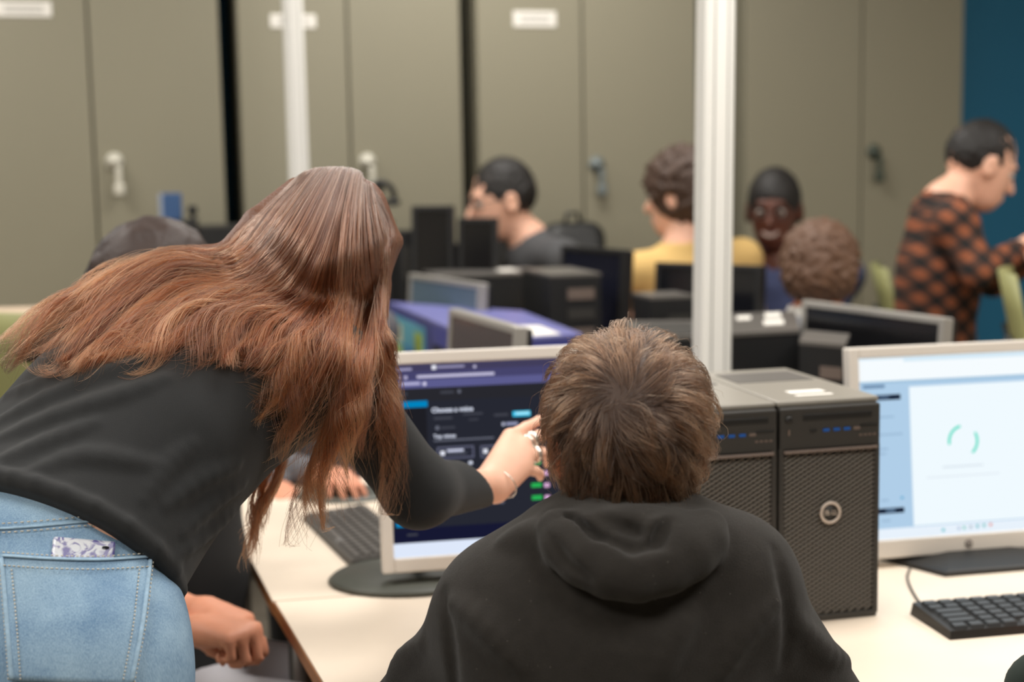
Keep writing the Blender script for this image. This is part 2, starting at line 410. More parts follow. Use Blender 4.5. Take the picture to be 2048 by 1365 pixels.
def monitor(loc, yaw, W, H, z0, tilt, label, bez=(.02, .02, .02, .04), screen=(40, 42, 48), frame_m=None, base='oval', shift=0.0, back=.0, group=None, baseoff=(0, 0), lit=True, logo=False):
    """loc = table point under the lower edge's centre; panel leans back by tilt; returns (thing, screen matrix, screen w, h)"""
    fm = frame_m or M_silver
    t = empty('computer_monitor', loc, yaw, label, 'monitor', group)
    R = Matrix.Rotation(-tilt, 3, 'X'); O = Vector((0, 0, z0)); T = .028
    def pt(x, y, z): return O + R @ Vector((x, y, z))
    l, r, tp, b = bez; m = MB()
    m.box(pt(-W / 2 + l / 2, T / 2, H / 2), (l, T, H), .003, R).box(pt(W / 2 - r / 2, T / 2, H / 2), (r, T, H), .003, R)
    m.box(pt((l - r) / 2, T / 2, H - tp / 2), (W - l - r, T, tp), .003, R).box(pt((l - r) / 2, T / 2, b / 2), (W - l - r, T, b), .003, R)
    m.build('bezel', fm, t)
    m = MB().box(pt(0, T + .006, H / 2), (W - .01, .016, H - .01), .004, R).box(pt(0, T + .026, H * .5), (W * .62, .034, H * .62), .012, R)
    m.build('back_shell', M_black, t)
    sw, sh = W - l - r, H - tp - b
    sm = glow(screen) if lit else mat('dark_glass_%d_%d_%d' % screen, screen, .18)
    s = MB().box((0, 0, 0), (sw, .004, sh)).build('screen', sm, t)
    c = pt((l - r) / 2, .0075, b + sh / 2); s.location = c; s.rotation_euler = (-tilt, 0, 0)
    nk = pt(baseoff[0] * .5, T + .04, H * .38)
    bx, by = baseoff
    MB().tube([(bx, by + T + .07, .012), (bx * .9, by + T + .065, .10), nk], [.03, .026, .03], 10, flat=.5).build('neck', M_black, t)
    if base == 'oval':
        MB().lathe((bx, by + T + .06, 0), [(.150, 0), (.158, .004), (.150, .011), (.09, .018), (.03, .022)], 40, sx=1.0, sy=.78).build('base', M_greybase, t)
    else:
        m = MB(); q = [(-.17, .055), (-.11, -.075), (.11, -.075), (.17, .055), (.13, .16), (-.13, .16)]
        q = [(x + bx, y + by + .03) for x, y in q]; n = len(q); ins = [(bx + (x - bx) * .93, by + (y - by) * .9) for x, y in q]; top = [(bx + (x - bx) * .34, by + .11 + (y - by - .05) * .25) for x, y in q]
        vs = [(x, y, 0) for x, y in q] + [(x, y, .008) for x, y in q] + [(x, y, .011) for x, y in ins] + [(x, y, .030) for x, y in top]
        fs = [list(range(n))[::-1], list(range(3 * n, 4 * n))]
        for k in range(3): fs += [[k * n + i, k * n + (i + 1) % n, (k + 1) * n + (i + 1) % n, (k + 1) * n + i] for i in range(n)]
        m.add(vs, fs).build('base', M_black, t)
    MB().box(pt(W / 2 - .03, -.001, b * .45), (.012, .003, .005), .001, R).build('power_button', M_print, t)
    if logo:
        lg = MB(); 
        lg.lathe((0, 0, 0), [(.0075, 0), (.0075, .0015)], 24)
        o = lg.build('logo', mat('logo_grey', (96, 84, 78), .4), t); o.location = pt(0, 0, b * .5); o.rotation_euler = (math.pi / 2 - tilt, 0, 0)
        text('hp', .010, M_silver, o, (-.0001, -.0026, .0017), (0, 0, 0), 'logo_letters', .0002, 'CENTER')
    return t, s, sw, sh
def ui(s, sw, sh, items, name='screen_print'):
    """items: (x0, y0, x1, y1, colour[, layer]) in metres from the screen's upper left corner"""
    cols = sorted({i[4] for i in items}); m = MB()
    for it in items:
        x0, y0, x1, y1, c = it[:5]; L = it[5] if len(it) > 5 else 1
        m.box(((x0 + x1) / 2 - sw / 2, -.002 - .00025 * L, sh / 2 - (y0 + y1) / 2), (abs(x1 - x0), .0004, abs(y1 - y0)), 0, None, cols.index(c))
    return m.build(name, [glow(c) for c in cols], s)

# left monitor (the one the woman points at)
ML = P(766, 1150, 2.47); Lyaw = math.radians(11)
d1 = np.array([math.cos(Lyaw), math.sin(Lyaw), 0])
cL = ML + d1 * .2125
mon, scr, sw, sh = monitor((cL[0], cL[1], TZ), Lyaw, .425, .385, ML[2] - TZ, math.radians(7), 'silver monitor with a dark voice page, touched by the pointing hand',
                           (.021, .021, .022, .026), (38, 40, 50), baseoff=(-.145, .0))
k = .403 / 480.0                      # metres per photo pixel on this screen
def L(x, y): return ((x - 789) * k, (y + .040 * (x - 789) - 722) * (sh / 397.0))
def LR(x0, y0, x1, y1, c, layer=1):
    a, b = L((x0), (y0)), L(x1, y1 - .04 * (x1 - x0)); return (max(a[0], 0), a[1], min(b[0], sw), b[1], c, layer)
it = []
full = lambda y0, y1, c, l=1: it.append((0, (y0 - 722) * sh / 397, sw, (y1 - 722) * sh / 397, c, l))
full(722, 737, (66, 62, 92)); full(737, 755, (70, 68, 108)); full(755, 772, (92, 92, 142)); full(772, 800, (40, 40, 46))
full(1060, 1090, (22, 24, 50)); full(1090, 1119, (222, 232, 250))
it.append((0, (800 - 722) * sh / 397, 80 * k, (1060 - 722) * sh / 397, (30, 30, 36), 1))
Wt, Gy, Dg = (222, 228, 245), (105, 108, 122), (66, 68, 78)
Bl, Gn, Pk = (0, 132, 190), (40, 178, 84), (226, 180, 222)
it += [LR(796, 798, 872, 811, Bl, 2), LR(796, 1042, 875, 1056, Bl, 2), LR(798, 728, 804, 735, (130, 200, 230), 3), LR(806, 729, 842, 734, (160, 156, 190), 3),
       LR(884, 722, 893, 731, (236, 236, 246), 3), LR(895, 724, 953, 728, (160, 156, 190), 3), LR(972, 722, 978, 728, (190, 186, 214), 3),
       LR(852, 743, 1016, 749, (196, 192, 220), 3), LR(812, 745, 818, 751, (180, 176, 208), 3), LR(825, 744, 832, 751, (180, 176, 208), 3), LR(792, 759, 858, 765, (180, 178, 214), 3), LR(864, 757, 871, 764, (216, 212, 238), 3),
       LR(900, 776, 928, 781, Dg, 3), LR(937, 773, 943, 780, Gy, 3), LR(802, 780, 830, 785, Dg, 3),
       LR(884, 830, 923, 835, Dg, 3), LR(946, 822, 988, 826, Dg, 3), LR(958, 834, 978, 837, Dg, 3), LR(1012, 824, 1042, 829, Dg, 3), LR(1052, 819, 1090, 830, (60, 196, 236), 3), LR(1058, 821, 1088, 826, (170, 236, 252), 4),
       LR(887, 848, 894, 856, Gy, 3), LR(897, 850, 928, 854, Dg, 3), LR(1028, 842, 1034, 849, (180, 184, 204), 3), LR(1037, 842, 1062, 848, (150, 154, 184), 3),
       LR(882, 877, 1010, 880, Gy, 3), LR(888, 892, 966, 917, (98, 100, 122), 2), LR(891, 895, 963, 914, (40, 42, 54), 3), LR(895, 900, 904, 909, (236, 238, 250), 4), LR(909, 897, 944, 902, (206, 210, 232), 4), LR(909, 905, 950, 907, Gy, 4),
       LR(980, 890, 1060, 915, (98, 100, 122), 2), LR(983, 893, 1057, 912, (40, 42, 54), 3), LR(986, 897, 995, 906, (236, 238, 250), 4)]
for yy in (922, 945, 970, 996): it += [LR(1086, yy, 1108, yy + 9, Gn, 3), LR(1114, yy, 1125, yy + 9, Pk, 3)]
it += [LR(893, 923, 914, 931, Gn, 3), LR(918, 923, 929, 931, Pk, 3), LR(954, 922, 962, 928, Wt, 3), LR(986, 1008, 1026, 1012, Gy, 3), LR(1092, 1023, 1112, 1029, Wt, 3), LR(1122, 1017, 1200, 1031, Bl, 3), LR(818, 1070, 840, 1074, Dg, 3)]
ui(scr, sw, sh, it)
def stext(s, x, y, size, c):
    a = L(x, y); return text(s, size, glow(c), scr, (a[0] - sw / 2, -.0034, sh / 2 - a[1]), (math.pi / 2, 0, 0), 'screen_lettering', .0001, 'LEFT', size * .025)
stext('Choose a voice', 880, 820, .0117, Wt); stext('Top voices', 882, 873, .0088, Wt)

# right monitor
RT = P(1697, 697, 2.56); Ryaw = math.radians(11.5); d1 = np.array([math.cos(Ryaw), math.sin(Ryaw), 0]); d2 = np.array([-math.sin(Ryaw), math.cos(Ryaw), 0])
RH, Rtilt = .385, math.radians(6)
bot = RT - np.array([0, 0, 1]) * RH * math.cos(Rtilt) - d2 * RH * math.sin(Rtilt); cR = bot + d1 * .2225
mon, scr, sw, sh = monitor((cR[0], cR[1], TZ), Ryaw, .445, RH, bot[2] - TZ, Rtilt, 'silver monitor with a bright loading page at the right edge',
                           (.02, .02, .02, .034), (176, 206, 232), base='slab', logo=True, baseoff=(0.02, -.035))
k = sw / 455.0; kv = sh / 372.0
def RR(x0, y0, x1, y1, c, l=1): return ((x0 - 1716) * k, (y0 - 720) * kv, (x1 - 1716) * k, (y1 - 720) * kv, c, l)
W1 = (246, 252, 255)
it = [RR(1716, 720, 2171, 730, (214, 234, 246)), RR(1716, 724, 1815, 765, W1, 2), RR(1716, 730, 2171, 768, W1, 1), RR(1716, 768, 2171, 773, (160, 194, 220), 2), RR(1826, 782, 2160, 1068, (240, 250, 255), 2),
      RR(1716, 1070, 2171, 1092, (232, 242, 252), 2), RR(1724, 775, 1772, 782, (110, 140, 172), 2), RR(1730, 796, 1806, 807, (18, 30, 52), 2), RR(1758, 799, 1780, 803, (96, 120, 150), 3),
      RR(1735, 1028, 1806, 1039, (18, 30, 52), 2), RR(1766, 1031, 1786, 1035, (110, 140, 170), 3), RR(1799, 1006, 1805, 1011, (90, 170, 210), 3)]
for y, a, b in ((840, 1756, 1790), (876, 1756, 1808), (905, 1756, 1775), (915, 1756, 1770), (1010, 1756, 1772), (1052, 1756, 1775)): it.append(RR(a, y, b, y + 3, (150, 180, 208), 3))
it += [RR(1894, 950, 1985, 953, (214, 224, 234), 3), RR(1858, 970, 2022, 972, (220, 228, 238), 3)]
for x, c in ((1891, (70, 190, 200)), (1926, (180, 196, 220)), (1938, (120, 200, 190)), (1953, (170, 184, 200)), (1968, (60, 180, 190)), (1983, (90, 190, 190)), (1998, (226, 140, 130))):
    it.append(RR(x - 3, 1078 - .04 * (x - 1890), x + 3, 1084 - .04 * (x - 1890), c, 3))
ui(scr, sw, sh, it)
m = MB()
for a0, a1_ in ((100, 190), (-52, 32)):
    c = RR(1942, 900, 1942, 900, W1); cx, cz = c[0] - sw / 2, sh / 2 - c[1]; n = 14; vs = []
    for i in range(n + 1):
        q = math.radians(a0 + (a1_ - a0) * i / n)
        for r in (.0256, .0306): vs.append((cx + r * math.cos(q), -.0034, cz + r * math.sin(q)))
    m.add(vs, [[2 * i, 2 * i + 1, 2 * i + 3, 2 * i + 2] for i in range(n)])
m.build('loading_ring', glow((60, 222, 196)), scr)['kind'] = 'stuff'

# ---------------------------------------------------------------- computer towers
M_usb = mat('usb_blue', (20, 86, 168), .4); M_lip = mat('tower_lip', (112, 98, 90), .45); M_ring = mat('logo_ring_silver', (206, 192, 180), .4, metal=.2)
def tower(loc, yaw, label, w=.1755, h=.36, d=.345, detail=2, group=None, stickers=0, topm=None):
    t = empty('computer_tower', loc, yaw, label, 'computer', group)
    hb = h * .19
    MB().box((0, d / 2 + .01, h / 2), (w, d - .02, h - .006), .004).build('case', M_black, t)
    MB().box((0, d / 2, h - .004), (w, d, .010), .0035).build('top_cover', topm or M_steel_lit, t)
    MB().box((0, .006, h - .009 - hb / 2), (w - .002, .028, hb), .003).build('drive_panel', M_dark, t)
    m = MB(); 
    for s in (-1, 1): m.box((s * (w / 2 - .005), .006, (h - hb) / 2), (.010, .026, h - hb - .01), .003)
    m.box((0, .006, .006), (w - .004, .026, .012), .003); m.build('front_frame', M_dark, t)
    MB().box((0, -.0095, h - .011 - hb), (w - .014, .006, .005), .0015).build('lip', M_lip, t)  # the light this edge catches is put into its paler brown
    MB().box((0, .014, (h - hb) / 2), (w - .018, .01, h - hb - .02)).build('grille_backing', M_black, t)
    zt = h - .009 - hb * .42
    MB().box((.012, -.0085, zt + .012), (w * .68, .002, .010), .0008).build('optical_drive', M_black, t)
    if detail > 1:
        m = MB(); x0, x1, z0, z1 = -w / 2 + .010, w / 2 - .010, .012, h - hb - .016
        p = .0068; hw = .0012; n = int((x1 - x0 + z1 - z0) / p) + 2
        for s in (1, -1):                                 # two families of slanted ribs crossing in front of the dark backing
            for i in range(-2, n):
                sl = .56
                a = x0 + i * p * 1.25 - (0 if s > 0 else (z1 - z0) / sl * 0)
                q0 = (x0, z0 + (i * p - (0)))
                # line z = c + s*sl*(x-x0)
                c = z0 + i * p * 1.15 - (sl * (x1 - x0) if s > 0 else 0) if s > 0 else z0 + i * p * 1.15
                pts = []
                for xx in np.linspace(x0, x1, 2):
                    pts.append((xx, c + s * sl * (xx - x0)))
                (xa, za), (xb, zb) = pts
                def clip(xa, za, xb, zb):
                    for lim, sg in ((z0, 1), (z1, -1)):
                        if sg * (za - lim) < 0 and sg * (zb - lim) < 0: return None
                        if sg * (za - lim) < 0: f = (lim - za) / (zb - za); xa, za = xa + f * (xb - xa), lim
                        elif sg * (zb - lim) < 0: f = (lim - za) / (zb - za); xb, zb = xa + f * (xb - xa), lim
                    return xa, za, xb, zb
                r_ = clip(xa, za, xb, zb)
                if not r_ or abs(r_[2] - r_[0]) < .002: continue
                xa, za, xb, zb = r_; y = -.004 if s > 0 else -.001; wz = hw * (1.35 if s > 0 else .8)
                m.add([(xa, y, za - wz), (xb, y, zb - wz), (xb, y - .0022, zb + wz * .4), (xa, y - .0022, za + wz * .4), (xa, y + .003, za + wz), (xb, y + .003, zb + wz)], [[0, 1, 2, 3], [3, 2, 5, 4]])
        o = m.build('grille', mat('grille_grey', (132, 126, 118), .38, spec=.7), t); o['kind'] = 'stuff'
        for q, mm in ((-.030, M_black), (-.008, M_usb), (.010, M_usb), (.028, M_usb), (.045, M_lip)):
            MB().box((q, -.0085, zt - .0095), (.011, .002, .0048), .0005).build('port', mm, t)
        MB().box((.066, -.0085, zt - .006), (.03, .002, .0035), .0005).build('card_slot', M_black, t)
        pb = MB().lathe((0, 0, 0), [(.006, 0), (.006, .002), (.004, .003)], 16).build('power_button', M_black, t)
        pb.location = (-.072, -.008, zt + .010); pb.rotation_euler = (math.pi / 2, 0, 0)
        MB().box((-.072, -.0085, zt - .010), (.003, .002, .009)).build('status_light', M_lip, t)
        m = MB()
        for i in range(4): m.box((.052 + .008 * i, -.0085, zt - .021), (.005, .001, .003))
        m.build('model_print', M_lip, t)
        ring = MB(); R_, r_ = .0160, .0026; vs, fs = [], []
        for i in range(32):
            for j in range(8):
                q, s = 2 * math.pi * i / 32, 2 * math.pi * j / 8; vs.append(((R_ + r_ * math.cos(s)) * math.cos(q), -.010 + r_ * .8 * math.sin(s), (R_ + r_ * math.cos(s)) * math.sin(q)))
        for i in range(32):
            for j in range(8): fs.append([i * 8 + j, ((i + 1) % 32) * 8 + j, ((i + 1) % 32) * 8 + (j + 1) % 8, i * 8 + (j + 1) % 8])
        lg = ring.add(vs, fs, 0, True).build('logo', M_ring, t); lg.location = (-.0, 0, h * .497)
        b = MB().lathe((0, 0, 0), [(.0145, 0), (.0145, .004)], 24).build('logo_disc', M_dark, lg); b.rotation_euler = (math.pi / 2, 0, 0); b.location = (0, -.005, 0)
        for ch, x, rz in (('D', -.0112, 0), ('E', -.0045, .6), ('L', .0016, 0), ('L', .0064, 0)):
            text(ch, .0105, M_ring, lg, (x, -.0102, -.0036 if ch != 'E' else -.0042), (math.pi / 2, 0 if ch != 'E' else -rz, 0), 'logo_letter', .0004)
        MB().box((0, d * .72, h + .0015), (w * .8, d * .3, .0012), .0005).build('handle_recess', mat('recess_grey', (92, 88, 84), .5), t)
    if stickers:
        m = MB(); m.box((-.004, .075, h + .0018), (.062, .026, .001)); m.box((-.006, .040, h + .0018), (.064, .012, .001)); m.build('sticker', M_paper, t)
    return t
Tyaw = math.radians(14); t1 = np.array([math.cos(Tyaw), math.sin(Tyaw)]); t2 = np.array([-math.sin(Tyaw), math.cos(Tyaw)])
Fr = np.array([.585, 2.245])
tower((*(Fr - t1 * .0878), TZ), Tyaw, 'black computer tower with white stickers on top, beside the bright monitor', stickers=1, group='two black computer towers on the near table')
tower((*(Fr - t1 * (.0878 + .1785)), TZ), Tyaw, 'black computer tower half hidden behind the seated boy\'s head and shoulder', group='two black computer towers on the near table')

# ---------------------------------------------------------------- keyboards
M_key = mat('key_black', (58, 60, 62), .4); M_kbody = mat('keyboard_body', (34, 31, 29), .4); M_keyg = mat('key_grey', (92, 88, 84), .5); M_kbg = mat('keyboard_grey', (84, 80, 76), .5)
def keyboard(corner, yaw, label, Lx=.44, Ly=.132, body=None, keym=None, cols=15, ang=None):
    """corner = left far corner on the table"""
    t = empty('keyboard', (*corner, TZ), yaw, label, 'keyboard')
    m = MB(); vs = [(0, -Ly, 0), (Lx, -Ly, 0), (Lx, 0, 0), (0, 0, 0), (0.003, -Ly + .004, .013), (Lx - .003, -Ly + .004, .013), (Lx - .003, -.003, .021), (.003, -.003, .021)]
    m.add(vs, [[0, 3, 2, 1], [4, 5, 6, 7], [0, 1, 5, 4], [1, 2, 6, 5], [2, 3, 7, 6], [3, 0, 4, 7]]); m.build('body', body or M_kbody, t)
    me = None; pit = (Lx - .02) / cols; rows = 6; rp = (Ly - .018) / rows
    def cap(wd):
        b = MB(); a, c = wd / 2, rp * .42; vs = [(-a, -c, 0), (a, -c, 0), (a, c, 0), (-a, c, 0), (-a * .82, -c * .75, .006), (a * .82, -c * .75, .006), (a * .82, c * .85, .007), (-a * .82, c * .85, .007)]
        return b.add(vs, [[4, 5, 6, 7], [0, 1, 5, 4], [1, 2, 6, 5], [2, 3, 7, 6], [3, 0, 4, 7]]).mesh('key', keym or M_key)
    ka = cap(pit * .86); kb = cap(pit * 1.8); sp = cap(pit * 5.6)
    for r in range(rows):
        y = -.010 - rp * (r + .5); z = .0195 - .008 * (r + .5) / rows
        i = 0
        while i < cols:
            wide = (r in (2, 3, 4) and i == 0); space = (r == 5 and i == 4)
            n = 2 if wide else 6 if space else 1
            o = link('key', kb if wide else sp if space else ka, t); o.location = (.01 + pit * (i + n / 2), y, z); i += n
    return t
kc = Z(1820, 1230, TZ)[:2]
keyboard(kc, math.radians(11), 'black keyboard with chunky keys in front of the bright right monitor')
kl = Z(761, 1066, TZ)[:2]
kn, kf = Z(692, 1128, TZ)[:2], Z(604, 1041, TZ)[:2]
kdir = nrm(kn - kf); ky = math.atan2(kdir[1], kdir[0]); kper = np.array([-kdir[1], kdir[0]])
keyboard(kf + kper * .14, ky, 'flat grey keyboard turned sideways behind the left monitor', .40, .14, M_kbg, M_keyg)
def cable(pts, r, label, cat='cable'):
    o = MB().tube(spline(pts, 40), r, 6).build('cable', M_black); tag(o, label, cat); return o
cable([Z(1905, 1222, TZ) + V3(0, 0, .006), Z(1850, 1216, TZ) + V3(0, 0, .004), Z(1827, 1190, TZ) + V3(0, 0, .003), Z(1815, 1160, TZ) + V3(0, 0, .003), Z(1820, 1140, TZ) + V3(0, 0, .003)], .002, 'thin black cable looping from the right keyboard to the monitor base')
cable([Z(1905, 1218, TZ) + V3(0, 0, .005), Z(1960, 1208, TZ) + V3(0, 0, .003), Z(2010, 1198, TZ) + V3(0, 0, .003), Z(2080, 1198, TZ) + V3(0, 0, .003)], .002, 'thin black cable running right between keyboard and monitor base')
# mouse and its oval pad on the far half of the middle table
mp = Z(690, 990, TZ)
o = MB().lathe((0, 0, 0), [(.115, 0), (.118, .002), (.115, .005), (.02, .006)], 32, sy=.8).build('mouse_pad', M_greybase); o.location = mp; tag(o, 'oval grey green mat under the blurred hand with a mouse', 'mouse pad')
ms = empty('computer_mouse', mp + V3(.0, .01, .006), .6, 'black computer mouse under the blurred hand behind the falling hair', 'mouse')
MB().lathe((0, 0, 0), [(.030, 0), (.033, .008), (.029, .022), (.016, .033), (.003, .036)], 20, sy=1.7).build('shell', M_black, ms)
MB().lathe((0, .03, .026), [(.004, -.004), (.006, 0), (.004, .006)], 10).build('wheel', M_print, ms)
# ================================================================ the crowded computers farther back
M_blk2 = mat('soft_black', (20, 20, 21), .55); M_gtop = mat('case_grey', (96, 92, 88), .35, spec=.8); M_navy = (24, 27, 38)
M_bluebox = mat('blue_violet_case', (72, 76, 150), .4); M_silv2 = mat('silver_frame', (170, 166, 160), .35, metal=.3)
def back_monitor(tl, d, yawdeg, W, H, label, screen=M_navy, lit=False, fm=None, tilt=4):
    """tl: photo point of the far upper corner"""
    p = P(tl[0], tl[1], d); yw = math.radians(yawdeg); dx = np.array([math.cos(yw), math.sin(yw), 0]); dy = np.array([-math.sin(yw), math.cos(yw), 0]); t_ = math.radians(tilt)
    b = p - np.array([0, 0, 1]) * H * math.cos(t_) - dy * H * math.sin(t_) + dx * W / 2
    return monitor((b[0], b[1], TZ), yw, W, H, b[2] - TZ, t_, label, (.016, .016, .016, .022), screen, fm or M_silv2, lit=lit)
back_monitor((897, 617), 3.28, -70, .445, .36, 'silver framed dark monitor just behind the pointed-at monitor', (78, 70, 68))
back_monitor((817, 547), 4.36, -63, .50, .36, 'silver framed monitor with a dull blue screen behind the blue computer case', (98, 116, 130))
back_monitor((1122, 490), 4.42, -62, .36, .42, 'dark navy monitor standing behind the drive-bay tower', (24, 26, 40), fm=M_blk2)
back_monitor((1310, 524), 3.95, -42, .34, .34, 'dark monitor with a black rim behind the white pole', (22, 23, 28), fm=M_blk2)
back_monitor((1603, 600), 3.42, -66, .50, .36, 'dark monitor with thin silver rim in front of the curly haired child', (24, 24, 26))
back_monitor((822, 412), 4.60, -12, .14, .30, 'small black monitor beside the profile boy, farther one', (20, 20, 22), fm=M_blk2)
back_monitor((915, 436), 4.56, -14, .13, .30, 'small black monitor right under the profile boy\'s chin', (20, 20, 22), fm=M_blk2)
def slab(pix, zt, label, cat='computer', name='computer_tower', top=None, body=None, zb=TZ, face=None, group=None):
    """a case whose top face has these photo corners (front left, front right, back right, back left)"""
    q = [Z(x, y, zt) for x, y in pix]; c = np.mean(q, 0); t = empty(name, (c[0], c[1], zb), 0, label, cat, group); q = [(x[0] - c[0], x[1] - c[1]) for x in q]
    MB().prism([(x * .99, y * .99) for x, y in q], 0, zt - zb - .006).build('case', body or M_blk2, t)
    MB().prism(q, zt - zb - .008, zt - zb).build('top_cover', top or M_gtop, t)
    return t, q, zt - zb
def on_face(t, q, i, x0, x1, z0, z1, name, m, out=.003):
    a, b = np.array(q[i]), np.array(q[(i + 1) % len(q)]); c = np.mean(q, 0); n = np.array([(b - a)[1], -(b - a)[0]]); n = n / np.linalg.norm(n)
    if n @ ((a + b) / 2 - c) < 0: n = -n
    p = [a + (b - a) * x0, a + (b - a) * x1]; mb = MB()
    mb.prism([p[0] - n * .004, p[1] - n * .004, p[1] + n * out, p[0] + n * out], z0, z1); return mb.build(name, m, t)
def on_top(t, q, h, u0, u1, v0, v1, name, m):
    a, b, c, d = [np.array(x) for x in q]; f = lambda u, v: (a * (1 - u) + b * u) * (1 - v) + (d * (1 - u) + c * u) * v
    return MB().prism([f(u0, v0), f(u1, v0), f(u1, v1), f(u0, v1)], h, h + .002).build(name, m, t)
# blue case with a colourful label
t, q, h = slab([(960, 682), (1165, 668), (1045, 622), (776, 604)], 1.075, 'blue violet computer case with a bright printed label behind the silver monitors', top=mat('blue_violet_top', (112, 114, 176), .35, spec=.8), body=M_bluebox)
lb = on_face(t, q, 3, .04, .46, h - .16, h - .03, 'label', mat('label_cyan', (104, 180, 200), .5))
for k, (a, b, z0, z1, c) in enumerate(((.07, .20, .10, .05, (230, 232, 200)), (.22, .34, .14, .10, (70, 140, 190)), (.36, .44, .13, .05, (196, 220, 90)), (.10, .20, .15, .11, (180, 214, 120)))):
    on_face(t, q, 3, a, b, h - z0, h - z1, 'label_patch', mat('patch_%d' % k, c, .5), .005)
on_face(t, q, 3, .56, .74, h - .30, h - .06, 'dark_vent', M_blk2)
on_top(t, q, h, .30, .80, .02, .30, 'paper_label', M_paper)
def fbox(x0, x1, yt, d, dep, label, cat='computer', name='computer_tower', top=None, body=None, yaw=YAW):
    """a case whose front's upper edge spans photo columns x0..x1 at depth d; it stands on the table"""
    a, b = P(x0, yt, d), P(x1, yt, d); zt = (a[2] + b[2]) / 2; w_ = np.linalg.norm((b - a)[:2]); c = (a + b) / 2; dv = V3(-math.sin(yaw), math.cos(yaw), 0); rv = V3(math.cos(yaw), math.sin(yaw), 0)
    q = [c - rv * w_ / 2, c + rv * w_ / 2, c + rv * w_ / 2 + dv * dep, c - rv * w_ / 2 + dv * dep]; o = np.mean(q, 0); t = empty(name, (o[0], o[1], TZ), 0, label, cat); q = [(x[0] - o[0], x[1] - o[1]) for x in q]
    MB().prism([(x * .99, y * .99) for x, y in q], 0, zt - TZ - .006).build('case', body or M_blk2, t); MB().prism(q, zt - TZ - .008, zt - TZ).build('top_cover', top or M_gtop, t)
    return t, q, zt - TZ
t, q, h = fbox(876, 1100, 548, 4.38, .24, 'wide dark computer case with pale stickers below the profile boy')
on_top(t, q, h, .62, .80, .30, .80, 'sticker', M_paper); on_top(t, q, h, .86, .99, .15, .60, 'sticker', M_paper)
t, q, h = fbox(1097, 1205, 548, 3.86, .28, 'black tower with stacked drive bays under the navy monitor')
for k in range(4): on_face(t, q, 0, .34, .86, h - .07 - .055 * k, h - .04 - .055 * k, 'drive_bay', M_dark if k % 2 else M_lip)
t, q, h = fbox(1298, 1392, 592, 3.66, .14, 'low black computer with a ridged front beside the yellow shirt')
on_face(t, q, 0, .40, .90, h - .10, h - .05, 'drive_bay', M_dark)
t, q, h = slab([(1452, 668), (1600, 660), (1590, 622), (1452, 628)], 1.09, 'dark tower with two white stickers on top, right of the white pole')
on_top(t, q, h, .15, .35, .62, .80, 'sticker', M_paper); on_top(t, q, h, .52, .80, .30, .52, 'sticker', M_paper); on_top(t, q, h, .55, .78, .66, .90, 'sticker', M_paper)
t, q, h = slab([(1262, 676), (1440, 671), (1440, 640), (1252, 642)], 1.08, 'dark tower behind the white pole and above the seated boy\'s hair')
on_top(t, q, h, .1, .7, .1, .8, 'vent_panel', M_dark)
t, q, h = slab([(1598, 682), (1690, 690), (1700, 668), (1612, 660)], 1.085, 'black tower with silver drive slots behind the bright monitor')
for k in range(3): on_face(t, q, 0, .48, .95, h - .075 - .045 * k, h - .05 - .045 * k, 'drive_slot', M_lip)
t, q, h = fbox(792, 902, 462, 4.66, .14, 'big black computer case right of the bending woman\'s head', top=M_blk2)
on_face(t, q, 0, .1, .5, h - .16, h - .05, 'drive_bay', M_dark)
t, q, h = fbox(904, 986, 488, 4.66, .12, 'black computer case under the small black monitors', top=M_blk2)
on_face(t, q, 0, .2, .7, h - .18, h - .06, 'drive_bay', M_dark)
t, q, h = fbox(400, 520, 452, 4.62, .2, 'dark case at the far left above the dark haired student', top=M_dark)
t, q, h = fbox(730, 788, 440, 4.66, .16, 'narrow black case right of the bending woman\'s hair', top=M_blk2)
t, q, h = fbox(300, 395, 444, 4.62, .2, 'dark case under the small blue box', top=M_dark)
hd_ = empty('headset', P(762, 398, 4.72), YAW, 'round black headset hanging above the bending woman\'s forehead', 'headset')
MB().tube([(.045 * math.cos(a), 0, .055 * math.sin(a)) for a in np.linspace(0, math.pi, 12)], .010, 8).build('band', M_blk2, hd_)
for s in (-1, 1): MB().lathe((0, 0, 0), [(.01, -.012), (.026, -.008), (.026, .008), (.01, .012)], 14).build('ear_cup', M_blk2, hd_).location = (s * .038, 0, -.012)
MB().tube([(0, .02, .05), (0, .02, -.062)], .012, 8).build('stand_rod', M_blk2, hd_)
bb_ = empty('blue_box', P(346, 442, 4.66), YAW, 'small blue box on the dark computers near the silver handle', 'box')
MB().box((0, .03, .045), (.062, .05, .09), .004).build('carton', mat('blue_card', (52, 84, 128), .6), bb_); MB().box((-.036, .03, .045), (.012, .046, .088), .002).build('pale_side', mat('pale_blue_card', (150, 160, 176), .6), bb_)
lampo = empty('webcam', P(386, 442, 4.66), YAW, 'little black webcam beside the small blue box', 'webcam')
MB().box((0, 0, .035), (.03, .03, .03), .006).build('body', M_blk2, lampo); MB().lathe((0, 0, 0), [(.022, 0), (.018, .006), (.006, .012), (.006, .022)], 14).build('foot', M_blk2, lampo)
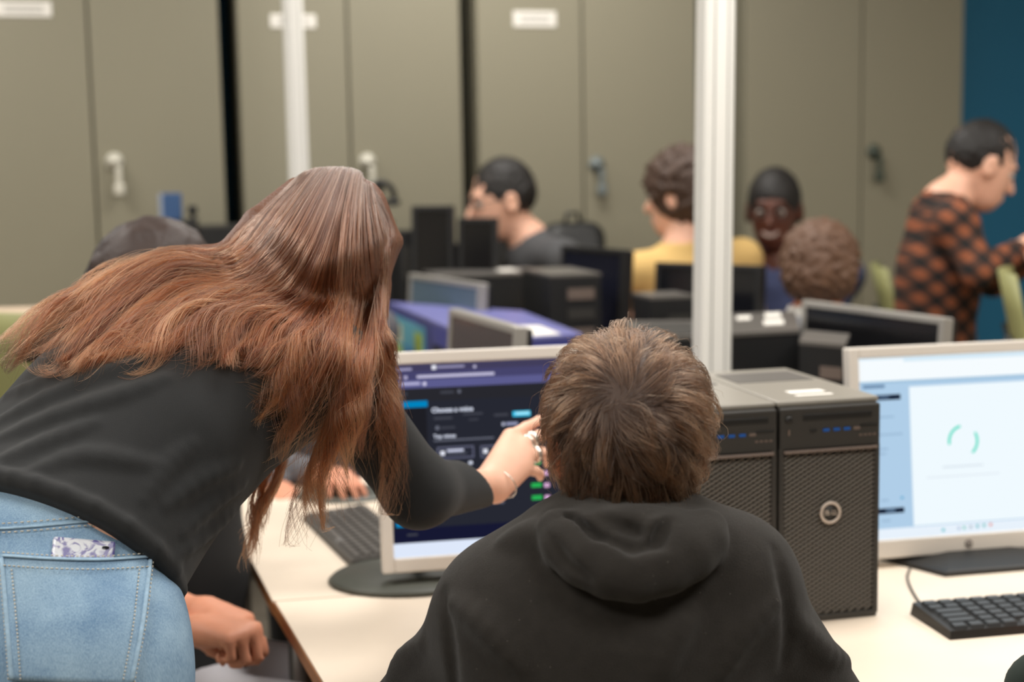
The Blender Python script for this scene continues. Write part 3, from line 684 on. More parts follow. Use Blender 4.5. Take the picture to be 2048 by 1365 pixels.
# chairs with olive shells
M_olive = mat('olive_plastic', (150, 150, 100), .5); M_chrome2 = mat('chair_steel', (60, 62, 60), .4, metal=.5); M_ply = mat('pale_plywood', (214, 190, 164), .5)
def chair(loc, yaw, label, shell, sh=.46, bh=.42, lean=.14):
    t = empty('chair', (loc[0], loc[1], 0), yaw, label, 'chair', 'olive chairs')
    m = MB(); n = 8; vs = []
    for i in range(n):
        f = i / (n - 1); z = sh + .02 + bh * f; y = -.19 - lean * f
        for x in (-1, -.5, 0, .5, 1): vs += [(x * .2 * (1 - .12 * f), y - .03 * (1 - x * x), z), (x * .2 * (1 - .12 * f), y - .03 * (1 - x * x) - .014, z)]
    fs = []
    for i in range(n - 1):
        for j in range(4):
            a = i * 10 + j * 2; fs += [[a, a + 2, a + 12, a + 10], [a + 1, a + 11, a + 13, a + 3]]
        for j in (0, 8): fs.append([i * 10 + j, i * 10 + j + 10, i * 10 + j + 11, i * 10 + j + 1])
    for i in (0, n - 1):
        for j in range(4): a = i * 10 + j * 2; fs.append([a, a + 1, a + 3, a + 2])
    m.add(vs, fs, 0, True).build('backrest', shell, t)
    MB().box((0, 0, sh), (.40, .40, .025), .01).build('seat', shell, t)
    for x in (-.17, .17):
        for y in (-.17, .17): MB().tube([(x * 1.15, y * 1.15, 0), (x, y, sh - .012)], .011, 8).build('leg', M_chrome2, t)
        MB().tube([(x, -.20, sh - .02), (x, -.225, sh + .1), (x * .95, -.235 - lean * .8, sh + bh * .8)], .011, 8).build('back_post', M_chrome2, t)
    return t
def chair_at(px, py, d, yaw, label, shell, bh=.42, lean=.14):
    p = P(px, py, d); y_ = math.radians(yaw); back = np.array([math.sin(y_), -math.cos(y_)]); o = p[:2] - back * (.19 + lean)
    return chair(o, y_, label, shell, .48, p[2] - .50, lean)
chair_at(1768, 530, 4.65, -100, 'olive chair seen edge-on left of the plaid shirt', M_olive)
chair_at(2030, 540, 3.7, -108, 'olive chair at the right frame edge beside the plaid shirt', M_olive)
chair_at(8, 622, 3.4, -30, 'olive chair with a dark frame at the left frame edge', M_olive)
chair_at(70, 612, 4.2, 10, 'chair with a pale plywood back left of the dark haired student', M_ply)
# ================================================================ people: shared helpers
def skin_mat(name, c): return mat(name, c, .48, spec=.4, sss=.12, noise=.08, nscale=60, bump=.12, bscale=420)
M_skin = skin_mat('skin_fair', (234, 182, 156)); M_skin2 = skin_mat('skin_light', (220, 152, 122)); M_skin3 = skin_mat('skin_deep', (92, 52, 38))
M_eye = mat('eye_white', (176, 168, 160), .35); M_iris = mat('eye_iris', (52, 36, 26), .2); M_lips = mat('lips', (176, 92, 84), .5)
def head_sdf(c, R, s=1.0):
    """c: centre of the skull, R rows: right, forward, up"""
    c = np.asarray(c, float); R = np.asarray(R)
    q = lambda x, y, z: c + (R[0] * x + R[1] * y + R[2] * z) * s
    sk = EL(q(0, -.012, .022), np.array([.076, .096, .098]) * s, R)
    face = U(.03 * s, sk, EL(q(0, .032, -.042), np.array([.058, .062, .078]) * s, R), EL(q(0, .055, -.088), np.array([.030, .032, .026]) * s, R))
    face = U(.012 * s, face, RC(q(0, .090, .008), q(0, .112, -.032), .008 * s, .013 * s), RC(q(-.03, .078, .022), q(.03, .078, .022), .012 * s, .012 * s))
    face = U(.008 * s, face, RC(q(-.018, .090, -.066), q(.018, .090, -.066), .007 * s, .007 * s), EL(q(0, .086, -.076), np.array([.02, .010, .006]) * s, R))
    for sg in (-1, 1):
        face = SUB(.012 * s, face, EL(q(sg * .031, .100, .000), np.array([.017, .016, .011]) * s, R))
        ear = SUB(.004 * s, EL(q(sg * .079, -.006, -.012), np.array([.012, .020, .032]) * s, R), EL(q(sg * .088, -.003, -.010), np.array([.007, .012, .020]) * s, R))
        face = U(.006 * s, face, ear)
    return face
def eyes(parent, c, R, s, origin, brows=None):
    for sg in (-1, 1):
        m = MB(); m.lathe((0, 0, 0), [(.0115 * s * math.sin(a), -.0115 * s * math.cos(a)) for a in np.linspace(.05, math.pi - .05, 9)], 14)
        e = m.build('eye', M_eye, parent); p = np.asarray(c) + (R[0] * sg * .031 + R[1] * .079 + R[2] * -.001) * s; e.location = p - np.asarray(origin)
        i = MB().lathe((0, 0, 0), [(.0055 * s, 0), (.0055 * s, .001 * s), (.002 * s, .002 * s)], 12).build('iris', M_iris, e)
        i.location = R[1] * .0112 * s; i.rotation_mode = 'QUATERNION'; i.rotation_quaternion = Vector(R[1]).to_track_quat('Z', 'Y')
        if brows:
            b = [np.asarray(c) + (R[0] * sg * x + R[1] * y + R[2] * z) * s - np.asarray(origin) for x, y, z in ((.014, .094, .020), (.030, .092, .026), (.046, .078, .020))]
            MB().tube(b, [.003 * s, .004 * s, .002 * s], 6, flat=.6).build('eyebrow', brows, parent)
def hand_sdf(wr, d, n, side, curl=(.35, .4, .45, .5), spread=.06, s=1.0, thumb=.7):
    """wr wrist, d towards the fingers, n back of the hand, side: +1 if the thumb lies along cross(d, n)"""
    d = nrm(d); n = nrm(np.asarray(n) - d * (np.asarray(n) @ d)); t = np.cross(d, n) * side
    q = lambda a, b, c_: np.asarray(wr) + (d * a + t * b + n * c_) * s
    fs = [RC(q(0, .012, 0), q(.082, .030, .004), .020 * s, .0125 * s), RC(q(0, .004, 0), q(.086, .010, .006), .020 * s, .0125 * s), RC(q(0, -.006, 0), q(.080, -.011, .004), .020 * s, .012 * s), RC(q(0, -.012, 0), q(.072, -.030, .000), .019 * s, .011 * s)]
    palm = U(.018 * s, *fs); out = []
    for i, (b, Ls, c0) in enumerate(((.031, (.040, .024, .019), curl[0]), (.0105, (.044, .027, .020), curl[1]), (-.0105, (.041, .025, .019), curl[2]), (-.030, (.032, .019, .016), curl[3]))):
        a = (.084, .088, .082, .073)[i]; p = q(a, b, .003); ang = 0; pts = [p]; sp = spread * (1.2 - i * .9)
        for j in range(3):
            ang += c0 * (1.0, 1.15, .8)[j]
            v = d * math.cos(ang) - n * math.sin(ang) + t * sp
            p = p + nrm(v) * Ls[j] * s; pts.append(p)
        r = np.array([.0098, .0088, .0080, .0068]) * s * (.88 if i == 3 else 1)
        out.append(CHAIN(pts, list(r), .002))
    th = [q(.012, .020, -.008), q(.040, .042, -.018), q(.066, .048 + .012 * (1 - thumb), -.030), q(.088, .044, -.040)]
    out.append(CHAIN(th, [.016 * s, .0125 * s, .0105 * s, .0085 * s], .004))
    return U(.005 * s, palm, *out)

# ================================================================ the bending woman
WO = np.array([-.56, 1.66, 0.0])
PV, LB, MD, UP, NK = P(100, 1275, 1.68), P(104, 1018, 1.74), P(262, 846, 1.82), P(430, 730, 1.90), P(545, 655, 1.95)
SHR, SHL = P(655, 745, 1.87), P(290, 640, 2.08)
ELB, WRI = P(838, 983, 1.985), P(985, 968, 2.17)
ELL, WRL = V3(-.56, 2.22, 1.0), V3(-.62, 2.02, .98)
s_ = nrm(NK - PV); r_ = nrm(SHR - SHL); r_ = nrm(r_ - s_ * (r_ @ s_)); n_ = np.cross(r_, s_)
FRM = np.array([r_, s_, n_])
HC = P(655, 492, 1.97)
hr = nrm(V3(.87, .04, -.48)); hf = V3(.14, .9, -.34); hf = nrm(hf - hr * (hf @ hr)); hu = np.cross(hr, hf); HR = np.array([hr, hf, hu])
hipR, hipL = PV + r_ * .085 + V3(0, 0, -.06), PV - r_ * .09 + V3(0, 0, -.06)
kneeR, kneeL = V3(hipR[0] + .03, hipR[1] + .03, .48), V3(hipL[0], hipL[1] + .05, .48)
ankR, ankL = V3(kneeR[0] - .02, kneeR[1] - .05, .08), V3(kneeL[0] - .02, kneeL[1] - .05, .08)
fd = nrm(V3(.6, .8, 0))
torso_w = U(.06, EL(LB, (.166, .14, .098), FRM), EL(MD, (.170, .13, .104), FRM), EL(UP, (.165, .115, .095), FRM), RC(SHL, SHR, .058, .058), RC(UP, NK, .07, .055))
def leg_w(k): return U(.05, EL(PV, (.178 + k, .15 + k, .128 + k), FRM), RC(hipR, kneeR, .098 + k, .064 + k), RC(hipL, kneeL, .098 + k, .064 + k), RC(kneeR, ankR, .062 + k, .045 + k), RC(kneeL, ankL, .062 + k, .045 + k))
foot = lambda a: U(.03, RC(a, a + V3(0, 0, -.03), .04, .035), RC(a + V3(0, 0, -.045), a + fd * .15 + V3(0, 0, -.055), .035, .024))
# pointing right hand, finger by finger (index extended to the screen, the others bent)
ix = [P(1020, 874, 2.255), P(1052, 855, 2.290), P(1078, 842, 2.325), P(1092, 836, 2.352)]
mi = [P(1046, 890, 2.250), P(1078, 872, 2.290), P(1098, 868, 2.320), P(1110, 876, 2.335)]
ri = [P(1054, 914, 2.240), P(1084, 905, 2.275), P(1096, 915, 2.300), P(1094, 930, 2.310)]
pi_ = [P(1048, 940, 2.225), P(1071, 943, 2.245), P(1080, 949, 2.262), P(1080, 957, 2.275)]
tb = [P(985, 945, 2.205), P(996, 925, 2.245), P(1026, 915, 2.285), P(1048, 905, 2.305)]
w1, w2 = P(978, 955, 2.17), P(992, 982, 2.165)
palm = U(.016, RC(w1, ix[0], .019, .0135), RC(w1 * .6 + w2 * .4, mi[0], .019, .0135), RC(w1 * .3 + w2 * .7, ri[0], .019, .013), RC(w2, pi_[0], .018, .012))
hand_r = U(.006, palm, CHAIN(ix, [.0100, .0088, .0080, .0066]), CHAIN(mi, [.0102, .0092, .0084, .0070]), CHAIN(ri, [.0098, .0088, .0080, .0066]), CHAIN(pi_, [.0090, .0080, .0074, .0062]), CHAIN(tb, [.016, .0125, .0105, .0085]))
arm_r = lambda k: U(.03, RC(SHR, ELB, .046 + k, .040 + k), RC(ELB, WRI, .038 + k, .0245 + k))
arm_l = lambda k: U(.03, RC(SHL, ELL, .046 + k, .038 + k), RC(ELL, WRL, .036 + k, .025 + k))
handl = hand_sdf(WRL, V3(-.5, -.5, -.3), V3(-.3, .2, .8), 1, (.5, .5, .5, .5))
headw = head_sdf(HC - hu * .031, HR, .92)
body_w = U(.012, U(.03, torso_w, leg_w(-.012), foot(ankR), foot(ankL), RC(NK, HC - hu * .05 - hf * .02, .052, .050), arm_r(-.004), arm_l(-.004)), headw, hand_r, handl)
woman = solid('person', body_w, (-1.05, 1.25, -.02), (.22, 2.50, 1.56), .0042, M_skin, None, WO)
tag(woman, 'long haired woman in black top and jeans bending to point at the monitor', 'person')
# --- shirt
hemn = nrm(s_ - r_ * .13 - n_ * .02)
HEM = P(95, 1080, 1.69)
drape = U(.05, RC(MD + r_ * .06 - n_ * .05, LB + r_ * .09 - n_ * .06 - s_ * .05, .085, .085), RC(UP - n_ * .05 + r_ * .05, LB - n_ * .07, .085, .08), RC(LB + r_ * .125 - n_ * .03 - s_ * .02, LB + r_ * .11 - n_ * .05 - s_ * .12, .050, .055))
torso_s = U(.05, OFF(torso_w, .012), drape, EL(LB - s_ * .09, (.175, .12, .118), FRM))
lines = [[(0, 845), (90, 800), (220, 745), (300, 720)], [(0, 880), (110, 835), (250, 790), (330, 760)], [(0, 925), (90, 890), (190, 850)], [(20, 790), (110, 762), (200, 735)],
         [(330, 1010), (400, 960), (470, 930)], [(365, 1065), (420, 1010), (480, 975)], [(290, 1000), (330, 940), (380, 890)], [(60, 950), (170, 915), (300, 930)],
         [(350, 1115), (420, 1060), (470, 1020)]]
hemf = PL(HEM, -hemn)
shirt0 = INT(.006, U(.02, torso_s, arm_r(.008), arm_l(.008)), U(.0, hemf, RC(SHR, ELB, .09, .09), RC(ELB, WRI, .09, .09), RC(SHL, ELL, .1, .1), RC(ELL, WRL, .08, .08)))
def folds(f, lines, r, depth=.4, d0=1.2, d1=2.6, kk=.012):
    out = []
    for ln in lines:
        p = spline(np.array(ln, float), 7); d = hits(f, p, d0, d1)
        if np.isnan(d).any(): continue
        w_ = np.array([P(x, y, dd + r * depth) for (x, y), dd in zip(p, d)]); k = len(w_)
        rr = r * np.sin(np.linspace(.25, math.pi - .25, k)); out.append(CHAIN(list(w_), list(rr), .004))
    return out
shirt = U(.016, shirt0, *folds(shirt0, lines, .008, .55))
# rolled hem band
sg_h = []
for a in np.linspace(0, 2 * math.pi, 28, endpoint=False):
    dr = r_ * math.cos(a) + n_ * math.sin(a); dr = nrm(dr - hemn * (dr @ hemn)); c0 = LB - s_ * .075; c0 = c0 - hemn * ((c0 - HEM) @ hemn)
    lo, hi = 0.0, .35
    for _ in range(22):
        mdv = (lo + hi) / 2
        if torso_s((c0 + dr * mdv)[None].astype(np.float32))[0] < 0: lo = mdv
        else: hi = mdv
    sg_h.append(c0 + dr * (lo - .002) + hemn * .012)
sg_h.append(sg_h[0])
hem = CHAIN(sg_h, [.0095] * len(sg_h), .004)
cuffn = nrm(WRI - ELB)
shirt = INT(.002, U(.006, shirt, hem), PL(P(979, 966, 2.162), cuffn))
shirt = INT(.003, shirt, PL(NK + s_ * .035, s_)); shirt = SUB(.01, shirt, RC(NK, NK + s_ * .2, .056, .07))
def m_shirt():
    m = mat('black_jersey', (43, 44, 45), .85, spec=.2, noise=.12, nscale=30, bump=.35, bscale=1400, sheen=.10); return m
sh_o = solid('shirt', shirt, (-1.05, 1.25, .78), (.05, 2.40, 1.42), .0042, m_shirt(), woman, WO)
# --- jeans
jeans0 = INT(.004, U(.05, leg_w(.0), EL(LB - s_ * .05, (.152, .13, .102), FRM)), PL(HEM + hemn * .10, hemn))
jl = [[(300, 1180), (340, 1215), (395, 1235)], [(310, 1240), (350, 1262), (395, 1270)], [(320, 1310), (360, 1325), (398, 1325)], [(300, 1345), (350, 1352), (395, 1362)], [(330, 1150), (360, 1180), (385, 1205)]]
jeans = U(.014, jeans0, *folds(jeans0, jl, .010, .6))
wb = [[(-80, 1052), (0, 1054), (90, 1046), (180, 1040), (260, 1046), (330, 1080)]]
def denim():
    m = bpy.data.materials.new('denim'); m.use_nodes = True; nt = m.node_tree; b = nt.nodes['Principled BSDF']; tc = nt.nodes.new('ShaderNodeTexCoord')
    mp = nt.nodes.new('ShaderNodeMapping'); mp.inputs['Scale'].default_value = (900, 900, 120); nt.links.new(tc.outputs['Object'], mp.inputs[0])
    n1 = nt.nodes.new('ShaderNodeTexNoise'); n1.inputs['Scale'].default_value = 1; n1.inputs['Detail'].default_value = 2; nt.links.new(mp.outputs[0], n1.inputs[0])
    n2 = nt.nodes.new('ShaderNodeTexNoise'); n2.inputs['Scale'].default_value = 14; n2.inputs['Detail'].default_value = 6; nt.links.new(tc.outputs['Object'], n2.inputs[0])
    ad = nt.nodes.new('ShaderNodeMath'); ad.operation = 'MULTIPLY_ADD'; ad.inputs[1].default_value = .45; nt.links.new(n1.outputs[0], ad.inputs[0])
    sc_ = nt.nodes.new('ShaderNodeMath'); sc_.operation = 'MULTIPLY'; sc_.inputs[1].default_value = .60; nt.links.new(n2.outputs[0], sc_.inputs[0]); nt.links.new(sc_.outputs[0], ad.inputs[2])
    cr = nt.nodes.new('ShaderNodeValToRGB'); e = cr.color_ramp.elements; e[0].position = .30; e[0].color = lin((88, 122, 158)); e[1].position = .74; e[1].color = lin((168, 196, 216)); nt.links.new(ad.outputs[0], cr.inputs[0])
    nt.links.new(cr.outputs[0], b.inputs['Base Color']); b.inputs['Roughness'].default_value = .85; b.inputs['Specular IOR Level'].default_value = .2
    bp = nt.nodes.new('ShaderNodeBump'); bp.inputs['Strength'].default_value = .5; bp.inputs['Distance'].default_value = .001; nt.links.new(n1.outputs[0], bp.inputs['Height']); nt.links.new(bp.outputs[0], b.inputs['Normal'])
    return m
M_denim = denim(); M_thread = mat('seam_thread', (196, 190, 176), .8); M_seam = mat('denim_seam', (150, 178, 200), .85, noise=.35, nscale=160); M_denimd = mat('denim_dark', (98, 130, 164), .85, noise=.3, nscale=220)
je_o = solid('jeans', jeans, (-1.05, 1.25, .05), (-.1, 2.1, 1.15), .006, M_denim, woman, WO)
def surf(f, pix, off, d0=1.2, d1=2.4):
    """world points on a solid under photo pixels, lifted off its surface"""
    d = hits(f, pix, d0, d1); p = np.array([P(x, y, dd) for (x, y), dd in zip(pix, d)]).astype(np.float32)
    return p + grad(f, p) * off
def patch(name, f, quad, nu, nv, off, th, m, parent, origin):
    """a patch of cloth laid on a solid: quad = photo corners (tl, tr, br, bl)"""
    tl, tr, br, bl = [np.array(q, float) for q in quad]; uu = np.linspace(0, 1, nu); vv = np.linspace(0, 1, nv)
    pix = [(tl * (1 - u) + tr * u) * (1 - v) + (bl * (1 - u) + br * u) * v for v in vv for u in uu]
    b = MB(); top = surf(f, pix, off) - origin; bot = surf(f, pix, off - th) - origin; n = nu * nv
    fs = [[j * nu + i, j * nu + i + 1, (j + 1) * nu + i + 1, (j + 1) * nu + i] for j in range(nv - 1) for i in range(nu - 1)]
    rim = [i for i in range(nu)] + [j * nu + nu - 1 for j in range(1, nv)] + [(nv - 1) * nu + i for i in range(nu - 2, -1, -1)] + [j * nu for j in range(nv - 2, 0, -1)]
    fs2 = [[n + q for q in f_[::-1]] for f_ in fs] + [[rim[i], n + rim[i], n + rim[(i + 1) % len(rim)], rim[(i + 1) % len(rim)]] for i in range(len(rim))]
    b.add(list(top) + list(bot), fs + fs2, 0, True); return b.build(name, m, parent)
pk = patch('back_pocket', jeans, [(6, 1118), (298, 1122), (262, 1372), (22, 1360)], 22, 20, .0062, .004, M_denim, woman, WO)
def stitches(name, f, paths, r, off, m, parent, dash=None):
    b = MB()
    for p in paths:
        n = 60 if dash else 24; q = spline(np.array(p, float), n); w_ = surf(f, q, off) - WO
        if dash:
            for i in range(0, n - 1, 2): b.tube([w_[i], w_[i + 1]], r, 4)
        else: b.tube(w_, r, 6, flat=.5)
    o = b.build(name, m, parent); o['kind'] = 'stuff'; return o
jp = OFF(jeans, .0062)
stitches('pocket_seam', jp, [[(6, 1112), (100, 1118), (200, 1120), (300, 1114)], [(4, 1118), (14, 1240), (24, 1360)], [(300, 1116), (286, 1240), (262, 1366)]], .0030, .0005, M_seam, pk)
stitches('pocket_stitching', jp, [[(6, 1106), (100, 1112), (200, 1114), (300, 1108)], [(8, 1132), (100, 1138), (200, 1140), (296, 1135)], [(-1, 1118), (9, 1240), (18, 1360)], [(24, 1140), (34, 1250), (42, 1360)], [(306, 1116), (292, 1240), (268, 1366)], [(278, 1140), (266, 1250), (246, 1360)]], .0008, .0012, M_thread, pk, 1)
stitches('waistband_seam', jeans, [[(-60, 1056), (0, 1058), (90, 1052), (180, 1044), (262, 1046)]], .0032, .0005, M_seam, je_o)
stitches('waistband_stitching', jeans, [[(-60, 1048), (0, 1050), (90, 1044), (180, 1036), (262, 1038)], [(-60, 1066), (0, 1068), (90, 1062), (180, 1054), (262, 1056)]], .0008, .0028, M_thread, je_o, 1)
# --- phone in the pocket
ph = surf(jeans, [(168, 1094)], .006)[0]; phu = surf(jeans, [(170, 1086)], .006)[0] - surf(jeans, [(166, 1150)], .006)[0]; phr = surf(jeans, [(228, 1096)], .006)[0] - surf(jeans, [(108, 1096)], .006)[0]
pw = np.linalg.norm(phr); pu_ = nrm(phu); pr_ = nrm(phr - pu_ * (phr @ pu_)); pn = np.cross(pr_, pu_)
def m_marble():
    m = mat('phone_case_marble', (196, 200, 214), .25); nt = m.node_tree; b = nt.nodes['Principled BSDF']; tc = nt.nodes.new('ShaderNodeTexCoord'); n = nt.nodes.new('ShaderNodeTexNoise'); n.inputs['Scale'].default_value = 60; n.inputs['Distortion'].default_value = 2
    cr = nt.nodes.new('ShaderNodeValToRGB'); e = cr.color_ramp.elements; e[0].position = .40; e[0].color = lin((92, 86, 150)); e[1].position = .52; e[1].color = lin((206, 210, 218)); nt.links.new(tc.outputs['Object'], n.inputs[0]); nt.links.new(n.outputs[0], cr.inputs[0]); nt.links.new(cr.outputs[0], b.inputs['Base Color']); return m
pu_ = nrm(pu_ + pn * .16); pn = np.cross(pr_, pu_); pc = ph - pu_ * .030 - pn * .0055
phn = empty('phone', pc, 0, 'phone in a marbled case sticking out of the jeans back pocket', 'phone'); phn.rotation_mode = 'QUATERNION'; phn.rotation_quaternion = Matrix((pr_, -pn, pu_)).transposed().to_quaternion()
MB().box((0, 0, 0), (pw, .007, .075), .003).build('case', m_marble(), phn)
MB().box((0, .0038, 0), (pw - .008, .001, .068), .0004).build('screen', M_black, phn)
MB().lathe((0, 0, 0), [(.004, 0), (.004, .001)], 12).build('lens', M_black, phn).location = (pw * .34, -.0045, .028)
# --- rings and bracelet
def ring(a, b, f, R_, r_t, m, name, seg=20, bead=0):
    c = a + (b - a) * f; d = nrm(b - a); x = nrm(np.cross(d, V3(.2, .1, 1))); y = np.cross(d, x); o = MB()
    o.tube([c + (x * math.cos(q) + y * math.sin(q)) * R_ - WO for q in np.linspace(0, 2 * math.pi, seg + 1)], r_t, 8, cap=False)
    return o.build(name, m, woman)
M_ringm = mat('silver_jewellery', (232, 228, 220), .22, metal=.85)
ring(mi[0], mi[1], .52, .0104, .0046, M_ringm, 'ring'); ring(ri[0], ri[1], .50, .0100, .0050, M_ringm, 'ring'); ring(mi[0], mi[1], .24, .0106, .0030, M_ringm, 'ring')
wc = P(1000, 968, 2.175); wd = nrm(P(1036, 930, 2.215) - w1 * .5 - w2 * .5); bx = nrm(np.cross(wd, V3(.2, .1, 1))); by = np.cross(wd, bx)
br = MB(); bp = [wc + (bx * math.cos(q) * .031 + by * math.sin(q) * .024) - WO for q in np.linspace(0, 2 * math.pi, 25)]
br.tube(bp, .0009, 5, cap=False); bo = br.build('bracelet', M_ringm, woman)
bb = MB()
for q in bp[::3]: bb.lathe(q, [(.0003, -.002), (.002, 0), (.0003, .002)], 8)
bb.build('bead', M_ringm, bo)['kind'] = 'stuff'
# nails of the pointing hand
M_nail = mat('nail', (236, 186, 170), .25)
# --- long hair
M_hairw = mat('hair_brown_base', (104, 66, 46), .45, noise=.35, nscale=50, bump=.6, bscale=260)
cap = U(.03, EL(HC - hu * .006, (.086, .104, .091), HR), RC(HC - hf * .035 - hu * .03, P(500, 560, 1.93), .075, .052))
def on(f, guide, off=.006):
    """guide of photo points (optionally with a depth) laid on a solid"""
    g = np.array([(q[0], q[1]) for q in guide], float); d = hits(f, g, 1.3, 2.25)
    for i, q in enumerate(guide):
        if len(q) > 2: d[i] = q[2]
    for i in np.nonzero(np.isnan(d))[0]:            # beside the solid: the depth of closest approach
        dd = np.linspace(1.4, 2.2, 161); d[i] = dd[np.argmin(f((CPOS + ray(*g[i]) * dd[:, None]).astype(np.float32)))]
    p = np.array([P(x, y, dd) for (x, y), dd in zip(g, d)])
    return p - np.array([nrm(ray(x, y)) for x, y in g]) * off
LG = [[(610, 343), (548, 402), (492, 460), (442, 506), (335, 504), (225, 540), (155, 586), (90, 620), (30, 686), (-10, 716)],
      [(630, 338), (560, 420), (510, 490), (450, 525), (340, 526), (230, 570), (150, 628), (80, 690), (10, 748)],
      [(650, 337), (580, 440), (530, 510), (460, 552), (350, 556), (250, 606), (170, 668), (105, 724), (70, 700)],
      [(665, 338), (600, 460), (550, 535), (480, 575), (380, 588), (300, 640), (220, 700), (168, 742), (140, 752)],
      [(680, 339), (620, 480), (575, 560), (500, 590), (420, 608), (340, 650), (285, 702), (230, 708), (196, 676)],
      [(690, 342), (640, 500), (600, 580), (540, 602), (470, 626), (410, 654), (368, 694), (330, 724)],
      [(700, 343), (655, 510), (625, 590), (575, 622), (520, 645), (482, 690), (464, 716), (452, 736)]]
RG = [[(705, 344), (675, 500), (655, 600), (620, 660), (580, 700), (530, 722), (488, 726)],
      [(715, 347), (695, 500), (690, 600), (665, 680), (620, 740), (580, 790), (540, 840), (515, 862)],
      [(722, 352), (715, 500), (712, 600), (695, 700), (660, 790), (625, 870, 1.80), (590, 950, 1.83), (575, 1010, 1.84)],
      [(730, 366), (735, 500), (735, 610), (715, 710), (680, 790), (640, 880, 1.81), (605, 980, 1.83), (556, 1110, 1.85)],
      [(736, 372), (755, 490), (755, 600), (735, 710), (700, 790), (665, 880, 1.82), (640, 970, 1.84), (650, 1080, 1.86)],
      [(742, 370), (768, 470), (760, 560), (752, 680), (738, 760), (712, 830, 1.80), (690, 910, 1.84), (705, 1005, 1.86)],
      [(744, 376), (775, 458), (766, 520), (754, 600), (764, 680), (776, 760), (786, 840), (790, 920, 1.90), (786, 1020, 1.90)],
      [(748, 384), (784, 460), (778, 515), (760, 590), (768, 670), (774, 760), (782, 850), (784, 960, 1.90), (782, 1060, 1.90)]]
TG = [[(600, 700, 1.99), (560, 840, 1.99), (520, 970, 1.98), (500, 1050, 1.97), (470, 1145, 1.97)], [(610, 720, 1.99), (575, 860, 1.99), (540, 970, 1.98), (515, 1060, 1.97), (490, 1150, 1.97)],
      [(620, 730, 1.97), (585, 860, 1.97), (560, 960, 1.96), (520, 1030, 1.96), (505, 1120, 1.96)]]
capskin = U(.03, cap, shirt0)
pre = lambda g: [(g[0][0] + 8, g[0][1] + 24, 2.03)] + g      # every strand comes over the crown from its far side
LGW = [spline(on(capskin, pre(g)), 42) for g in LG]
for i in range(len(LGW) - 2, -1, -1):               # neighbouring locks stay side by side in depth
    a, b = LGW[i] - CPOS, LGW[i + 1] - CPOS; da, db = np.linalg.norm(a, axis=1), np.linalg.norm(b, axis=1)
    LGW[i] = CPOS + a * (np.minimum(da, db + .028) / da)[:, None]
RGW = [spline(on(capskin, pre(g)), 42) for g in RG]; TGW = [spline(np.array([P(*q) for q in g]), 42) for g in TG]
tubes = [cap]
for G, ra, rb, cut in ((LGW, .016, .004, 30), (RGW, .015, .004, 26)):
    for g in G[1:] if G is RGW else G[:-1]:
        q = g[6:cut:5]; q = q + np.array([nrm(x - CPOS) for x in q]) * .016
        tubes.append(CHAIN(list(q), list(np.interp(np.linspace(0, 1, len(q)), [0, .25, .55, 1], [ra * .4, ra, ra * .7, rb])), .006))
hairb = SUB(.01, U(.016, *tubes), RC(HC + hr * .076 - hu * .040, HC + hr * .13 - hu * .040, .024, .028))
hairb = SUB(.02, hairb, EL(HC + hf * .125 - hu * .065, (.06, .055, .075), HR))
wh = solid('hair', hairb, (-.95, 1.3, .75), (.05, 2.2, 1.5), .005, M_hairw, woman, WO)
M_strw = [hair_mat('hair_chestnut_%d' % i, r, t, .30, .30, .42) for i, (r, t) in enumerate((((66, 50, 44), (72, 39, 24)), ((82, 64, 55), (104, 58, 34)), ((102, 83, 73), (134, 80, 48))))]
